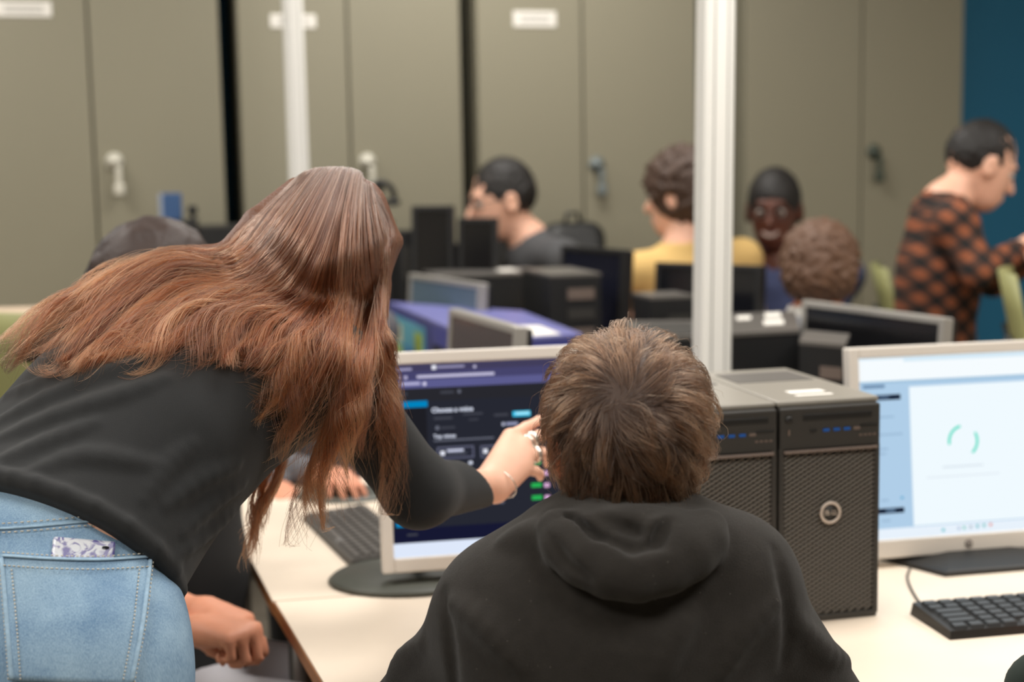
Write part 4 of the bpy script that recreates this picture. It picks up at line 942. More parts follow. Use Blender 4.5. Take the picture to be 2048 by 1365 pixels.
def comb(G, n, k=30, nclump=80, clump=.75, wave=.011, lift=.014, lenv=(.78, 1.04), seed=1, wts=None, frizz=.0016):
    """strands between neighbouring guides, gathered into wavy locks"""
    rng = np.random.default_rng(seed); G = np.array(G); m = len(G) - 1
    tr = rng.uniform(0, m, n) if wts is None else rng.choice(m, n, p=np.array(wts) / sum(wts)) + rng.uniform(0, 1, n); tc = np.sort(rng.uniform(0, m, nclump)); ci = np.abs(tr[:, None] - tc[None]).argmin(1)
    s = np.linspace(0, 1, k); L = rng.uniform(*lenv, nclump)[ci] * rng.uniform(.9, 1.0, n); S = np.clip(s[None] * L[:, None], 0, 1) * (G.shape[1] - 1.001)
    w_ = clump * np.clip((s - .25) / .6, 0, 1)[None] ** 1.3 * rng.uniform(.7, 1.1, n)[:, None]
    T = np.clip(tr[:, None] * (1 - w_) + tc[ci][:, None] * w_, 0, m - 1e-4)
    a, b = T.astype(int), S.astype(int); fa, fb = (T - a)[..., None], (S - b)[..., None]; b2 = np.minimum(b + 1, G.shape[1] - 1)
    p = (G[a, b] * (1 - fa) + G[a + 1, b] * fa) * (1 - fb) + (G[a, b2] * (1 - fa) + G[a + 1, b2] * fa) * fb
    tg = np.gradient(p, axis=1); tg /= np.linalg.norm(tg, axis=2, keepdims=True) + 1e-9
    view = p - CPOS; view /= np.linalg.norm(view, axis=2, keepdims=True); side = np.cross(tg, view)
    fr = rng.uniform(5, 11, nclump)[ci] * (1 + rng.normal(0, .05, n)); phs = rng.uniform(0, 6.28, nclump)[ci] + rng.normal(0, .35, n); am = rng.uniform(.35, 1.2, nclump)[ci] * wave
    env = np.clip((s - .22) / .78, 0, 1)[None] ** 1.1
    p = p + side * (am[:, None] * env * np.sin(fr[:, None] * s[None] * 1.6 + phs[:, None]))[..., None]
    p = p - view * ((rng.uniform(0, 1, n) ** 1.5 * lift)[:, None] * np.clip(s * 3.5 - .2, .05, 1)[None] + am[:, None] * .6 * env * np.cos(fr[:, None] * s[None] * 1.6 + phs[:, None]))[..., None]
    nz = rng.normal(0, 1, (n, 6, 3)); 
    xi = np.linspace(0, 5, k); i0 = np.minimum(xi.astype(int), 4); fx = (xi - i0)[None, :, None]
    p = p + (nz[:, i0] * (1 - fx) + nz[:, i0 + 1] * fx) * frizz * np.clip(s * 2, .2, 1)[None, :, None]
    return p, ci
def settle(f, p, gap=.0015, it=2):
    """lift strand points that sank into a solid back towards the viewer's side of it"""
    n, k, _ = p.shape; q = p.reshape(-1, 3).astype(np.float32)
    for _i in range(it):
        d = np.concatenate([f(x) for x in np.array_split(q, max(1, len(q) // 100000))]); dv = q - CPOS.astype(np.float32); dv /= np.linalg.norm(dv, axis=1, keepdims=True)
        q = q - dv * np.maximum(0, gap - d)[:, None] * 1.2
    return q.reshape(n, k, 3)
def tones(name, p, groups, rad, mats, parent, origin):
    for i, m in enumerate(mats):
        sel = groups == i
        if sel.any(): strands(name, p[sel], RNG.uniform(rad[0], rad[1], sel.sum()), m, parent, origin)
parts_w = [(LGW, 6400, dict(seed=2, nclump=120, clump=.94, wave=.019, lift=.013, lenv=(.66, 1.04))), (RGW, 5600, dict(seed=3, nclump=80, clump=.95, wave=.022, lift=.018, wts=(1.3, 1.3, 1.3, 1.1, .8, .7, .7), lenv=(.64, 1.08))), (TGW, 420, dict(seed=4, nclump=14, clump=.9, wave=.014)),
           ([LGW[-1], RGW[0]], 900, dict(seed=7, nclump=14, clump=.85, wave=.016)), ([RGW[0], RGW[3]], 500, dict(seed=9, nclump=9, clump=.9, wave=.03, lift=.03)), (LGW[3:], 300, dict(seed=8, nclump=9, clump=.9, wave=.034, lift=.03)),
           (LGW, 260, dict(seed=5, nclump=200, clump=.2, wave=.02, lift=.03, frizz=.004)), (RGW, 300, dict(seed=6, nclump=200, clump=.2, wave=.02, lift=.03, frizz=.005))]
pw_, gw_ = [], []
for G, n, kw in parts_w:
    p, ci = comb(G, n, **kw); earp = HC - hu * .044 + hr * .076; ev = p - earp; vw = nrm(earp - CPOS); al = ev @ vw; pe = ev - al[..., None] * vw; uu = pe @ hu; pd = np.sqrt(np.maximum(0, (pe ** 2).sum(2) - uu ** 2) + (uu * .55) ** 2)
    drop = ((pd < .013) & (al < .02)).any(1) & (RNG.random(n) < .93); keep_ = ~drop; p, ci, n = p[keep_], ci[keep_], int(keep_.sum())      # the rim of the ear stays clear of hair
    pw_.append(p); tone = np.random.default_rng(kw['seed'] + 50).choice(3, 400, p=(.34, .42, .24))[ci]
    flip = RNG.random(n) < .3; tone[flip] = RNG.integers(0, 3, flip.sum()); gw_.append(tone)
tones('hair_strand', settle(U(0, hairb, shirt0), np.concatenate(pw_)), np.concatenate(gw_), (.00018, .00036), M_strw, wh, WO)
# ================================================================ the seated boy in the hoodie
BO = np.array([.13, 1.6, 0.0])
bH = P(1250, 864, 1.63)
bf = nrm(V3(-.14, .95, -.22)); br_ = nrm(np.cross(bf, V3(.03, 0, 1))); bu = np.cross(br_, bf); BR = np.array([br_, bf, bu])
bNB = P(1258, 1112, 1.62); bSL, bSR = P(1003, 1226, 1.62), P(1462, 1164, 1.61)
bEL, bER = P(800, 1470, 1.74), P(1672, 1470, 1.72)
bWL, bWR = V3(.03, 2.02, .77), V3(.24, 2.00, .77)
bPV = V3(.115, 1.53, .56); bKL, bKR = V3(.0, 1.93, .50), V3(.25, 1.93, .50); bAL, bAR = V3(-.02, 1.84, .08), V3(.27, 1.84, .08)
BT = frame(V3(-.10, .99, 0))
btors = U(.06, RC(bSL, bSR, .056, .056), EL(P(1232, 1330, 1.625), (.168, .105, .19), BT), EL(bPV + V3(0, 0, .12), (.150, .105, .16), BT), RC(P(1240, 1225, 1.63), bNB, .085, .06))
barms = lambda k: U(.02, RC(bSL, bEL, .047 + k, .042 + k), RC(bEL, bWL, .042 + k, .028 + k), RC(bSR, bER, .047 + k, .042 + k), RC(bER, bWR, .042 + k, .028 + k))
blegs = lambda k: U(.05, EL(bPV, (.155 + k, .115 + k, .10 + k), BT), RC(bPV + V3(-.08, 0, -.02), bKL, .080 + k, .058 + k), RC(bPV + V3(.08, 0, -.02), bKR, .080 + k, .058 + k), RC(bKL, bAL, .055 + k, .042 + k), RC(bKR, bAR, .055 + k, .042 + k))
bfeet = U(0, *[U(.02, RC(a + V3(0, 0, -.03), a + V3(0, .12, -.05), .04, .028), RC(a + V3(0, -.03, -.045), a + V3(0, .12, -.053), .032, .026)) for a in (bAL, bAR)])
bhands = U(0, hand_sdf(bWL, V3(.5, .8, -.1), V3(0, 0, 1), 1), hand_sdf(bWR, V3(-.5, .8, -.1), V3(0, 0, 1), -1))
bhead = head_sdf(bH - bu * .012, BR, .97)
bbody = U(.012, U(.03, btors, barms(-.006), blegs(-.012), RC(bNB, bH - bu * .06, .054, .050), bfeet), bhead, bhands)
boy = solid('person', bbody, (-.30, 1.30, -.01), (.58, 2.28, 1.42), .006, M_skin2, None, BO)
tag(boy, 'brown haired boy in a black hoodie seated with his back turned', 'person')
# --- hoodie
hd0 = U(.03, OFF(btors, .018), barms(.016))
hd0 = INT(.008, hd0, PL(bPV + V3(0, 0, -.02), V3(0, 0, -1)))
def HP(x, y, o=0.0):
    d = hits(hd0, [(x, y)], 1.2, 2.0)[0]
    if np.isnan(d): d = 1.57
    return P(x, y, min(d, 1.60) - o)
edge = [(1112, 1056), (1130, 1090), (1170, 1122), (1220, 1143), (1272, 1148), (1328, 1136), (1378, 1110), (1412, 1082), (1418, 1056)]
hood = U(.028, EL(HP(1266, 1092, -.006), (.084, .046, .044), frame(V3(0, 1, -.25))), CHAIN([HP(x, y, .016) for x, y in edge], [.020, .023, .026, .028, .029, .027, .025, .022, .020], .01))
coll = CHAIN([P(1104, 1076, 1.615), P(1130, 1058, 1.575), P(1190, 1048, 1.552), P(1262, 1052, 1.545), P(1330, 1058, 1.552), P(1392, 1064, 1.575), P(1428, 1084, 1.61)], [.024, .027, .024, .019, .022, .026, .023], .01)
lft = CHAIN([P(1090, 1046, 1.615), P(1112, 1086, 1.562), P(1150, 1128, 1.53)], [.018, .016, .010], .01)
hood = U(.014, hood, coll, lft)
hood = SUB(.012, hood, CHAIN([P(1200, 1044, 1.492), P(1262, 1060, 1.480), P(1322, 1066, 1.480)], [.006, .010, .003], .01))
hood = SUB(.010, hood, CHAIN([P(1140, 1040, 1.520), P(1195, 1068, 1.494), P(1265, 1088, 1.478), P(1325, 1090, 1.476)], [.006, .009, .010, .004], .01))
hood = U(.010, hood, CHAIN([P(1352, 1044, 1.535), P(1322, 1066, 1.515), P(1300, 1088, 1.500)], [.010, .009, .005], .005))
hd = U(.012, hd0, hood)
def grooves(f, lines, r, kk):
    out = []
    for ln in lines:
        p = spline(np.array(ln, float), 9); d = hits(hd0, p, 1.2, 2.2); ok = ~np.isnan(d)
        if ok.sum() > 2: q = [P(x, y, dd - r * .3) for (x, y), dd in zip(p[ok], d[ok])]; out.append(CHAIN(q, list(r * np.sin(np.linspace(.4, math.pi - .4, len(q)))), .003))
    return SUB(kk, f, U(0, *out))
hd = grooves(hd, [[(884, 1186), (892, 1250), (902, 1330), (910, 1400)], [(1552, 1100), (1572, 1180), (1580, 1260), (1570, 1330)], [(1120, 1135), (1180, 1185), (1265, 1212), (1350, 1196), (1420, 1145)]], .007, .012)
hd = U(.02, hd, *folds(hd0, [[(910, 1210), (980, 1260), (1040, 1330)], [(1545, 1210), (1480, 1270), (1440, 1345)], [(1600, 1250), (1640, 1300), (1690, 1320)], [(845, 1290), (810, 1320), (780, 1370)], [(1380, 1230), (1340, 1290), (1320, 1360)], [(1010, 1085), (1060, 1070), (1090, 1085)]], .012, .2, 1.2, 2.2))
hd = U(.008, hd, *folds(hd, [[(1324, 1034), (1302, 1064), (1290, 1094)], [(1176, 1040), (1232, 1070), (1290, 1092)]], .0075, .35, 1.2, 2.2))
hd = SUB(.008, hd, U(0, *folds(hd, [[(1342, 1040), (1322, 1066), (1308, 1096)], [(1098, 1072), (1128, 1122), (1178, 1158)], [(1190, 1030), (1250, 1058), (1288, 1070)]], .0065, .1, 1.2, 2.2)))
hd = SUB(.006, hd, RC(bNB + V3(0, .02, .0), bH, .056, .066))
hd = INT(.003, hd, U(0, *[OFF(PL(w_, nrm(w_ - e_)), .0) for w_, e_ in ((bWL, bEL),)]))
hd = INT(.003, hd, PL(bWR, nrm(bWR - bER)))
def hoodie_mat():
    m = mat('black_fleece', (47, 44, 41), .95, spec=.15, noise=.25, nscale=60, bump=.6, bscale=900, sheen=.12); nt = m.node_tree; b = nt.nodes['Principled BSDF']
    tc = nt.nodes.new('ShaderNodeTexCoord'); v = nt.nodes.new('ShaderNodeTexVoronoi'); v.inputs['Scale'].default_value = 150; nt.links.new(tc.outputs['Object'], v.inputs['Vector'])
    lt = nt.nodes.new('ShaderNodeMath'); lt.operation = 'LESS_THAN'; lt.inputs[1].default_value = .08; nt.links.new(v.outputs['Distance'], lt.inputs[0])
    n = nt.nodes.new('ShaderNodeTexNoise'); n.inputs['Scale'].default_value = 23; nt.links.new(tc.outputs['Object'], n.inputs[0]); gt = nt.nodes.new('ShaderNodeMath'); gt.operation = 'GREATER_THAN'; gt.inputs[1].default_value = .56; nt.links.new(n.outputs[0], gt.inputs[0])
    sp = nt.nodes.new('ShaderNodeSeparateColor'); nt.links.new(v.outputs['Color'], sp.inputs[0]); g2 = nt.nodes.new('ShaderNodeMath'); g2.operation = 'GREATER_THAN'; g2.inputs[1].default_value = .6; nt.links.new(sp.outputs[0], g2.inputs[0])
    m1 = nt.nodes.new('ShaderNodeMath'); m1.operation = 'MULTIPLY'; nt.links.new(lt.outputs[0], m1.inputs[0]); nt.links.new(gt.outputs[0], m1.inputs[1]); m2 = nt.nodes.new('ShaderNodeMath'); m2.operation = 'MULTIPLY'; nt.links.new(m1.outputs[0], m2.inputs[0]); nt.links.new(g2.outputs[0], m2.inputs[1])
    mx = nt.nodes.new('ShaderNodeMix'); mx.data_type = 'RGBA'; src = b.inputs['Base Color'].links[0].from_socket; nt.links.new(m2.outputs[0], mx.inputs['Factor']); nt.links.new(src, mx.inputs['A']); mx.inputs['B'].default_value = lin((112, 106, 100)); nt.links.new(mx.outputs['Result'], b.inputs['Base Color'])
    return m
solid('hoodie', hd, (-.32, 1.28, .50), (.60, 2.10, 1.18), .0045, hoodie_mat(), boy, BO)
solid('trousers', INT(.004, blegs(.004), PL(bPV + V3(0, 0, .06), V3(0, 0, 1))), (-.2, 1.3, .05), (.45, 2.05, .70), .012, mat('charcoal_cotton', (48, 48, 52), .9), boy, BO)
# --- his hair: tufts that swirl away from the crown
M_hairb = mat('boy_hair_base', (62, 42, 30), .6, noise=.3, nscale=60, bump=.5, bscale=240)
bh = U(.03, EL(bH + bu * .012 - bf * .006, (.082, .098, .098), BR), RC(bH - bf * .03, P(1248, 1008, 1.61), .075, .048))
bh = SUB(.015, bh, EL(bH + bf * .112 - bu * .055, (.062, .055, .085), BR))
for sg in (-1, 1): bh = SUB(.006, bh, EL(bH + br_ * sg * .082 - bu * .022 + bf * .012, (.018, .020, .026), BR))
hbo = solid('hair', bh, (-.03, 1.44, 1.0), (.31, 1.80, 1.36), .005, M_hairb, boy, BO)
def fur(f, pool, n, ng, whorl, length, lift, swirl, grav, seed, k=10, clump=.75, keep=None, part=.0):
    rng = np.random.default_rng(seed); pool = pool if keep is None else pool[keep(pool)]
    R0 = pool[rng.integers(0, len(pool), n)] + rng.normal(0, .002, (n, 3)); G0 = R0[rng.choice(n, ng, replace=False)]
    def walk(r, Ls, lf, jit):
        p = r.astype(np.float32).copy(); out = []; 
        N0 = grad(f, p); p = p - N0 * f(p)[:, None]
        for s in range(k):
            out.append(p.copy()); t = (s + 1) / (k - 1)
            N = grad(f, p); v = p - whorl; v = v - N * np.sum(v * N, 1, keepdims=True); dist = np.linalg.norm(p - whorl, axis=1, keepdims=True); v = v / (np.linalg.norm(v, axis=1, keepdims=True) + 1e-6)
            sw = np.cross(N, v); v = v + sw * swirl * np.exp(-dist / .06) + jit; g = np.array([0, 0, -1.0]); gt = g - N * (N @ g)[:, None]; v = v + gt * np.clip(dist / .12, .0, 1) * grav
            v = v - N * np.sum(v * N, 1, keepdims=True); v = v / (np.linalg.norm(v, axis=1, keepdims=True) + 1e-6)
            p = p + v * (Ls / (k - 1))[:, None]; tgt = lf * np.sin(min(1, t * 1.15) * 1.9)
            p = (p - grad(f, p) * (f(p) - tgt)[:, None]).astype(np.float32)
        return np.stack(out, 1)
    GL = rng.uniform(*length, ng); gl = rng.uniform(*lift, ng); gw = walk(G0, GL, gl, rng.normal(0, .38, (ng, 3)))
    own = np.empty(n, int)
    for i in range(0, n, 1500): own[i:i + 1500] = ((R0[i:i + 1500, None] - G0[None]) ** 2).sum(2).argmin(1)
    sw = walk(R0, GL[own] * rng.uniform(.8, 1.05, n), gl[own] * rng.uniform(.5, 1.0, n) , rng.normal(0, .12, (n, 3)))
    s = np.linspace(0, 1, k)[None, :, None]; w_ = clump * s ** .8
    tgt = gw[own] + (R0 - G0[own])[:, None] * (.55 - .35 * s)
    return sw * (1 - w_) + tgt * w_ + rng.normal(0, .0006, sw.shape) * s, own
pool = np.array([v.co for v in hbo.data.vertices]) + BO
whorl = P(1236, 800, 1.535)
keepb = lambda q: ((q - bH) @ bf < .075)
fp, own = fur(bh, pool, 11500, 620, whorl, (.035, .062), (.007, .022), .9, .75, 11, keep=keepb)
tn = np.random.default_rng(5).choice(3, 620, p=(.34, .42, .24))[own]; fl = RNG.random(len(tn)) < .35; tn[fl] = RNG.integers(0, 3, fl.sum())
M_strb = [hair_mat('hair_brown_%d' % i, r, t, .32, .3, .3) for i, (r, t) in enumerate((((32, 22, 17), (54, 36, 25)), ((42, 29, 21), (78, 52, 35)), ((52, 36, 26), (104, 72, 50))))]
tones('hair_strand', fp, tn, (.00016, .00030), M_strb, hbo, BO)
fp2, own = fur(bh, pool, 420, 400, whorl, (.04, .075), (.015, .034), .9, .5, 12, keep=keepb, clump=.1)
tones('hair_strand', fp2, np.full(len(fp2), 2), (.00010, .00018), M_strb, hbo, BO)
# ================================================================ the people farther back
M_hairblack = mat('hair_black', (24, 20, 18), .6, bump=.8, bscale=120); M_hairdark = mat('hair_dark_brown', (50, 34, 28), .55, bump=.8, bscale=120, noise=.3, nscale=40)
M_haircurl = mat('hair_curly_brown', (66, 46, 34), .6, bump=1, bscale=90, noise=.4, nscale=50); M_hairlight = mat('hair_curly_light', (98, 70, 52), .6, bump=1, bscale=90, noise=.45, nscale=60)
M_glass = mat('spectacle_frame', (30, 28, 30), .3)
def curls(a, fq, seed):
    r = np.random.default_rng(seed); ph_ = r.uniform(0, 6.28, 6)
    return lambda p: a * (np.sin(p[:, 0] * fq + ph_[0] + 2 * np.sin(p[:, 2] * fq * .6 + ph_[3])) * np.sin(p[:, 1] * fq * 1.1 + ph_[1]) * np.sin(p[:, 2] * fq * .9 + ph_[2] + 1.5 * np.sin(p[:, 0] * fq * .7 + ph_[4])))
def figure(label, hc, face, sh, pelvis, wr, seated, skin, shirt_m, legs_m, hair_m, hair, up=(0, 0, 1), heading=None, s=1.0, elb=(None, None), collar=None, bare=.0, curl=(.35, .4, .45, .5), lips=None, glasses=False, smile=False, brows=True, wide=.185, h=.0085):
    """hc skull centre, face gaze direction, sh mid-shoulder point, pelvis point, wr (left, right) wrists"""
    hc, sh, pelvis = np.asarray(hc, float), np.asarray(sh, float), np.asarray(pelvis, float); R = frame(face, up); O = np.array([pelvis[0], pelvis[1], 0])
    hd_ = nrm(np.array([*(heading if heading is not None else face)[:2], 0.0])); rt = np.cross(hd_, (0, 0, 1)); sp = nrm(sh - pelvis); rt2 = nrm(rt - sp * (rt @ sp)); T = np.array([rt2, np.cross(sp, rt2), sp])
    SL, SR = sh - rt2 * wide * s, sh + rt2 * wide * s; nb = sh + sp * .05 * s
    E_ = []
    for S, W_, e in ((SL, wr[0], elb[0]), (SR, wr[1], elb[1])):
        if e is None:
            m_ = (S + W_) / 2; dist = np.linalg.norm(W_ - S); drop = math.sqrt(max(.0, .275 ** 2 - (dist / 2) ** 2)); ax = nrm(W_ - S); dn = V3(0, 0, -1) + (S - sh) * 1.2; dn = nrm(dn - ax * (dn @ ax)); e = m_ + dn * drop
        E_.append(np.asarray(e, float))
    tor = U(.05, RC(SL, SR, .055 * s, .055 * s), EL(sh - sp * .13 * s, np.array([.165, .105, .15]) * s, T), EL((sh + pelvis) / 2 - sp * .06, np.array([.148, .10, .17]) * s, T), EL(pelvis, np.array([.155, .11, .12]) * s, T), RC(sh, nb, .075 * s, .055 * s))
    fwd2 = hd_ * .40
    kn = [pelvis + rt * sg * .09 + (fwd2 + V3(0, 0, -.02) if seated else V3(0, 0, -(pelvis[2] - .5)) + hd_ * .04) for sg in (-1, 1)]
    an = [np.array([k_[0] - hd_[0] * .05, k_[1] - hd_[1] * .05, .08]) for k_ in kn]
    hp = [pelvis + rt * sg * .085 + V3(0, 0, -.03) for sg in (-1, 1)]
    legs = lambda k_: U(.04, EL(pelvis, np.array([.155, .112, .115]) * s + k_, T), *[RC(a, b, .082 * s + k_, .058 * s + k_) for a, b in zip(hp, kn)], *[RC(a, b, .056 * s + k_, .042 * s + k_) for a, b in zip(kn, an)])
    arms = lambda k_: U(.02, *[x for S, e, W_ in ((SL, E_[0], wr[0]), (SR, E_[1], wr[1])) for x in (RC(S, e, .046 * s + k_, .039 * s + k_), RC(e, W_, .037 * s + k_, .025 * s + k_))])
    feet = U(0, *[RC(a + V3(0, 0, -.04), a + hd_ * .15 + V3(0, 0, -.052), .036, .026) for a in an])
    hands = U(0, hand_sdf(wr[0], wr[0] - E_[0], V3(0, 0, 1), 1, curl, s=s), hand_sdf(wr[1], wr[1] - E_[1], V3(0, 0, 1), -1, curl, s=s))
    head = head_sdf(hc, R, s)
    body = U(.012, U(.03, tor, legs(-.012), arms(-.006), RC(nb, hc - R[2] * .055 * s - R[1] * .015, .054 * s, .050 * s), feet), head, hands)
    pts = np.array([SL, SR, *E_, *wr, *kn, *an, hc, pelvis]); lo, hi = pts.min(0) - .22, pts.max(0) + .22; lo[2] = -.02
    b = solid('person', body, lo, hi, h, skin, None, O); tag(b, label, 'person')
    f = U(.02, OFF(tor, .010), arms(.008)); f = INT(.005, f, PL(pelvis - sp * .06, -sp)); f = SUB(.008, f, RC(nb - sp * .015 + T[1] * .012, nb + sp * .12, .056 * s, .062 * s))
    for e, W_ in zip(E_, wr):
        cut = e + (W_ - e) * (1 - bare) - nrm(W_ - e) * .005
        f = SUB(.002, f, INT(.001, RC(cut + nrm(W_ - e) * .052, W_ + nrm(W_ - e) * .02, .052, .05), PL(cut, e - W_)))
    solid('shirt', f, lo, hi, h, shirt_m, b, O)
    solid('trousers', INT(.004, legs(.004), PL(pelvis + sp * .05, sp)), lo, hi, .012, legs_m, b, O)
    hr_ = hair(hc, R, s); ho = solid('hair', hr_, hc - .26 * s, hc + .26 * s, .006, hair_m, b, O) if not isinstance(hr_, tuple) else solid('hair', hr_[0], hr_[1], hr_[2], .007, hair_m, b, O)
    eyes(b, hc, R, s, O, hair_m if brows else None)
    if glasses:
        q = lambda x, y, z: hc + (R[0] * x + R[1] * y + R[2] * z) * s - O; m = MB()
        for sg in (-1, 1): m.tube([q(sg * .033 + .023 * math.cos(a), .104 - .004 * abs(math.cos(a)), .0 + .018 * math.sin(a)) for a in np.linspace(0, 6.283, 17)], .0016, 6, cap=False); m.tube([q(sg * .056, .100, .004), q(sg * .078, .05, .006), q(sg * .082, -.01, .0)], .0016, 6)
        m.tube([q(-.010, .106, .003), q(.010, .106, .003)], .0016, 6); m.build('glasses', M_glass, b)['kind'] = 'stuff'
    if smile:
        q = lambda x, y, z: hc + (R[0] * x + R[1] * y + R[2] * z) * s - O
        arc = lambda dz, dy: [q(x * .85, .100 + dy - x * x * 22, -.066 + dz + x * x * 14) for x in np.linspace(-.026, .026, 9)]
        MB().tube(arc(-.002, 0), .0055 * s, 8).build('teeth', mat('teeth', (176, 160, 150), .5), b); MB().tube(arc(-.009, -.001), .0045 * s, 8).build('lower_lip', lips or M_lips, b); MB().tube(arc(.006, -.001), .0035 * s, 8).build('upper_lip', lips or M_lips, b)
    else:
        q = lambda x, y, z: hc + (R[0] * x + R[1] * y + R[2] * z) * s - O
        for nm, dz in (('upper_lip', -.062), ('lower_lip', -.070)): MB().tube([q(x, .099 - x * x * 26, dz - x * x * 3) for x in np.linspace(-.020, .020, 7)], [.001, .003, .004, .0038, .004, .003, .001], 6).build(nm, M_lips, b)
    if collar: solid('collar', INT(.002, U(.01, RC(nb - sp * .01, nb + sp * .02, .066 * s, .062 * s)), OFF(lambda p: -RC(nb, nb + sp * .2, .054, .058)(p), 0)), nb - .12, nb + .12, .006, collar, b, O)
    return b
def crop(top=.112, back=.0, side=.082, amp=0.0, fq=120, seed=1, low=-.045, fringe=.06):
    """a head of short hair: cut away over the face, ears and neck"""
    def mk(c, R, s):
        q = lambda x, y, z: c + (R[0] * x + R[1] * y + R[2] * z) * s
        f = U(.03 * s, EL(q(0, -.014, .026), np.array([side, .102 + back, top - .012]) * s, R), EL(q(0, -.045, low + .02), np.array([side * .86, .062 + back, .05]) * s, R))
        if amp: f = WARP(f, curls(amp, fq, seed))
        f = SUB(.012 * s, f, EL(q(0, .125, -.035), np.array([.075, .095 - fringe * .3, .085]) * s, R))
        for sg in (-1, 1): f = SUB(.006 * s, f, RC(q(sg * .076, .0, -.02), q(sg * .12, .0, -.025), .022 * s, .024 * s))
        return f
    return mk
dk = mat('black_trousers', (24, 24, 26), .9); blu = mat('blue_jeans', (60, 76, 104), .9); gry = mat('grey_sweatpants', (206, 204, 210), .9, bump=.3, bscale=500)
# 1 boy in profile, dark grey shirt
h1 = P(1004, 398, 4.80); sh1 = P(1066, 512, 4.84)
figure('boy with short dark hair in dark grey shirt, seen in left profile', h1, V3(-.94, -.28, -.18), sh1, sh1 + V3(.10, .06, -.48), (P(1000, 640, 4.75), P(1040, 660, 4.72)), False, M_skin, mat('dark_grey_knit', (74, 74, 76), .9), blu, M_hairblack, crop(.112, -.006, .079, .005, 140, 3, low=-.015), heading=V3(-.9, -.45, 0), s=1.11, glasses=True)
# dark backpack on his shoulder
bp_ = empty('backpack', P(1146, 545, 5.08), .3, 'dark backpack behind the profile boy\'s shoulder', 'backpack')
solid('bag', U(.03, BX((0, 0, -.02), (.11, .08, .14), None, .05), RC((-.06, 0, .12), (.06, 0, .12), .06, .06)), (-.2, -.15, -.25), (.2, .15, .25), .01, M_black, bp_); MB().tube([(-.03, 0, .17), (-.02, 0, .21), (.02, 0, .21), (.03, 0, .17)], .008, 8).build('grab_handle', M_black, bp_)
# 2 curly hair, yellow shirt, head turned away
h2 = P(1362, 388, 4.5); sh2 = P(1366, 535, 4.5)
figure('curly dark haired student in a yellow shirt half behind the white pole', h2, V3(-.82, .50, -.12), sh2, sh2 + V3(.02, .04, -.48), (P(1268, 640, 4.42), P(1420, 650, 4.4)), False, M_skin, mat('yellow_cotton', (214, 178, 112), .9, noise=.06, nscale=12), blu, M_haircurl, crop(.128, .022, .098, .010, 95, 5, low=-.06, fringe=.0), heading=V3(-.4, .9, 0), s=1.09, wide=.20, bare=.35)
# 3 smiling boy with glasses
h3 = P(1548, 418, 4.72); sh3 = P(1560, 560, 4.76)
figure('smiling dark skinned boy with glasses in a navy shirt', h3, V3(-.30, -.95, -.10), sh3, sh3 + V3(.05, .05, -.48), (P(1490, 690, 4.5), P(1640, 690, 4.5)), False, M_skin3, mat('navy_cotton', (62, 70, 104), .9), dk, M_hairblack, crop(.112, .0, .080, .003, 200, 7), s=1.10, glasses=True, smile=True, lips=mat('lips_deep', (112, 58, 52), .5), wide=.19)
# 4 child with curly light brown hair, back turned
h4 = P(1640, 546, 3.82); sh4 = P(1622, 690, 3.82)
figure('child with curly light brown hair, back turned, behind the silver rimmed monitor', h4, V3(.25, .92, -.25), sh4, sh4 + V3(0, -.02, -.44), (P(1560, 760, 4.1), P(1720, 760, 4.1)), True, mat('skin_rosy', (226, 142, 104), .5, sss=.1), mat('pale_grey_cotton', (150, 152, 160), .9), blu, M_hairlight, crop(.118, .012, .096, .009, 120, 9, low=-.05), s=1.08, wide=.15, collar=M_paper)
# 5 standing man in plaid
def plaid():
    m = mat('plaid_flannel', (150, 82, 48), .9); nt = m.node_tree; b = nt.nodes['Principled BSDF']; tc = nt.nodes.new('ShaderNodeTexCoord'); sp = nt.nodes.new('ShaderNodeSeparateXYZ'); nt.links.new(tc.outputs['Object'], sp.inputs[0])
    def stripe(sock, per):
        a = nt.nodes.new('ShaderNodeMath'); a.operation = 'MULTIPLY'; a.inputs[1].default_value = 1 / per; nt.links.new(sock, a.inputs[0]); f = nt.nodes.new('ShaderNodeMath'); f.operation = 'FRACT'; nt.links.new(a.outputs[0], f.inputs[0])
        g = nt.nodes.new('ShaderNodeMath'); g.operation = 'GREATER_THAN'; g.inputs[1].default_value = .48; nt.links.new(f.outputs[0], g.inputs[0]); return g.outputs[0]
    xy = nt.nodes.new('ShaderNodeMath'); nt.links.new(sp.outputs[0], xy.inputs[0]); nt.links.new(sp.outputs[2], xy.inputs[1])
    zx = nt.nodes.new('ShaderNodeMath'); zx.operation = 'MULTIPLY_ADD'; zx.inputs[1].default_value = -.75; nt.links.new(sp.outputs[0], zx.inputs[0]); nt.links.new(sp.outputs[2], zx.inputs[2])
    ad = nt.nodes.new('ShaderNodeMath'); nt.links.new(stripe(xy.outputs[0], .068), ad.inputs[0]); nt.links.new(stripe(zx.outputs[0], .068), ad.inputs[1])
    hf_ = nt.nodes.new('ShaderNodeMath'); hf_.operation = 'MULTIPLY'; hf_.inputs[1].default_value = .5; nt.links.new(ad.outputs[0], hf_.inputs[0])
    cr = nt.nodes.new('ShaderNodeValToRGB'); e = cr.color_ramp.elements; e[0].position = .2; e[0].color = lin((26, 22, 21)); e[1].position = .9; e[1].color = lin((150, 84, 50)); mm = e.new(.5); mm.color = lin((72, 44, 32)); cr.color_ramp.interpolation = 'CONSTANT'
    e[0].position = 0; e[1].position = .4; e[2].position = .8; e[1].color = lin((74, 46, 34)); e[2].color = lin((134, 76, 48))
    nt.links.new(hf_.outputs[0], cr.inputs[0]); nt.links.new(cr.outputs[0], b.inputs['Base Color']); return m
h5 = P(1962, 328, 4.1); sh5 = P(1886, 440, 4.1)
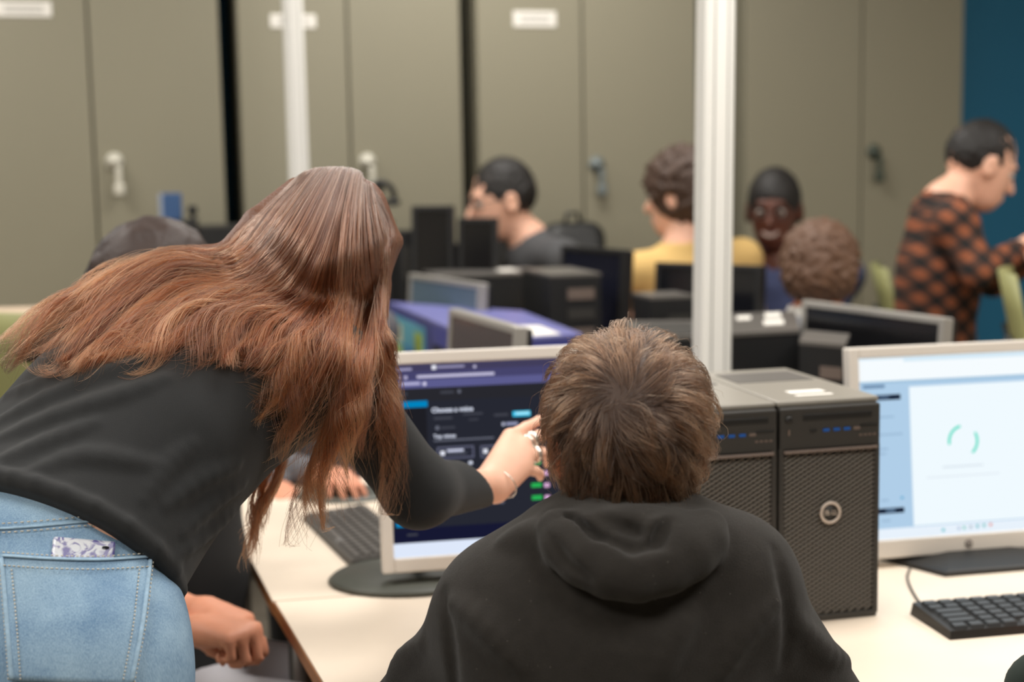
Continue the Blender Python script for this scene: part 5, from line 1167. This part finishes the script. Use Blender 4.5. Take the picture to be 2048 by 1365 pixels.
figure('standing man in orange and black plaid shirt leaning over a table', h5, V3(.86, .10, -.42), sh5, sh5 + V3(-.02, .02, -.40), (P(2075, 512, 3.9), P(2040, 500, 3.95)), False, M_skin, plaid(), dk, M_hairblack, crop(.108, -.008, .078, .005, 150, 11, low=-.005), heading=V3(.9, -.1, 0), s=1.03, elb=(P(1985, 560, 4.15), P(1960, 545, 3.85)), wide=.18)
# 6 dark haired student at the left end of the middle table
def long_dark(c, R, s):
    f = U(.04, EL(c + R[2] * .025 - R[1] * .012, np.array([.086, .106, .104]) * s, R), RC(c - R[1] * .05, P(200, 620, 2.78), .08, .055), RC(P(200, 620, 2.78), P(60, 705, 2.80), .055, .025))
    f = WARP(f, curls(.004, 90, 4)); f = SUB(.012, f, EL(c + R[1] * .125 - R[2] * .035, np.array([.07, .075, .085]) * s, R)); return f, c - np.array([.40, .3, .35]), c + np.array([.2, .2, .2])
h6 = P(318, 574, 2.66); sh6 = P(330, 780, 2.60)
figure('dark haired student in black top with clasped bare hands on grey trousers', h6, V3(.80, .35, -.35), sh6, V3(-.60, 2.52, .54), (P(408, 1226, 2.36), P(404, 1262, 2.29)), True, M_skin2, mat('black_knit', (22, 22, 23), .9), gry, M_hairdark, long_dark, heading=V3(.92, -.30, 0), s=1.0, elb=(P(250, 1170, 2.46), P(240, 1240, 2.36)), bare=.55, curl=(1.25, 1.3, 1.3, 1.3))
# 7 student across the table whose hand is on the mouse
h7 = P(625, 545, 3.75); sh7 = P(610, 670, 3.75)
figure('student in a grey sweater across the table with a hand on the mouse', h7, V3(.25, -.9, -.35), sh7, sh7 + V3(0, .05, -.46), (P(560, 985, 3.30), P(640, 950, 3.30)), True, M_skin2, mat('grey_sweater', (96, 94, 98), .9), dk, M_hairblack, crop(.112), heading=V3(.2, -.95, 0), elb=(P(470, 900, 3.6), P(540, 930, 3.52)), bare=.05)
# 8 neighbour at the lower right: only a dark green sleeve shows
h8 = V3(.945, 1.50, 1.235)
figure('neighbour in a dark green sweater at the lower right corner', h8, V3(-.1, .95, -.3), V3(.90, 1.47, 1.02), V3(.90, 1.42, .54), (V3(.88, 2.02, .765), V3(1.10, 1.95, .765)), True, M_skin2, mat('dark_green_knit', (34, 46, 40), .9), dk, M_hairdark, crop(.114), s=1.0, wide=.17, elb=(P(2092, 1385, 1.78), None))
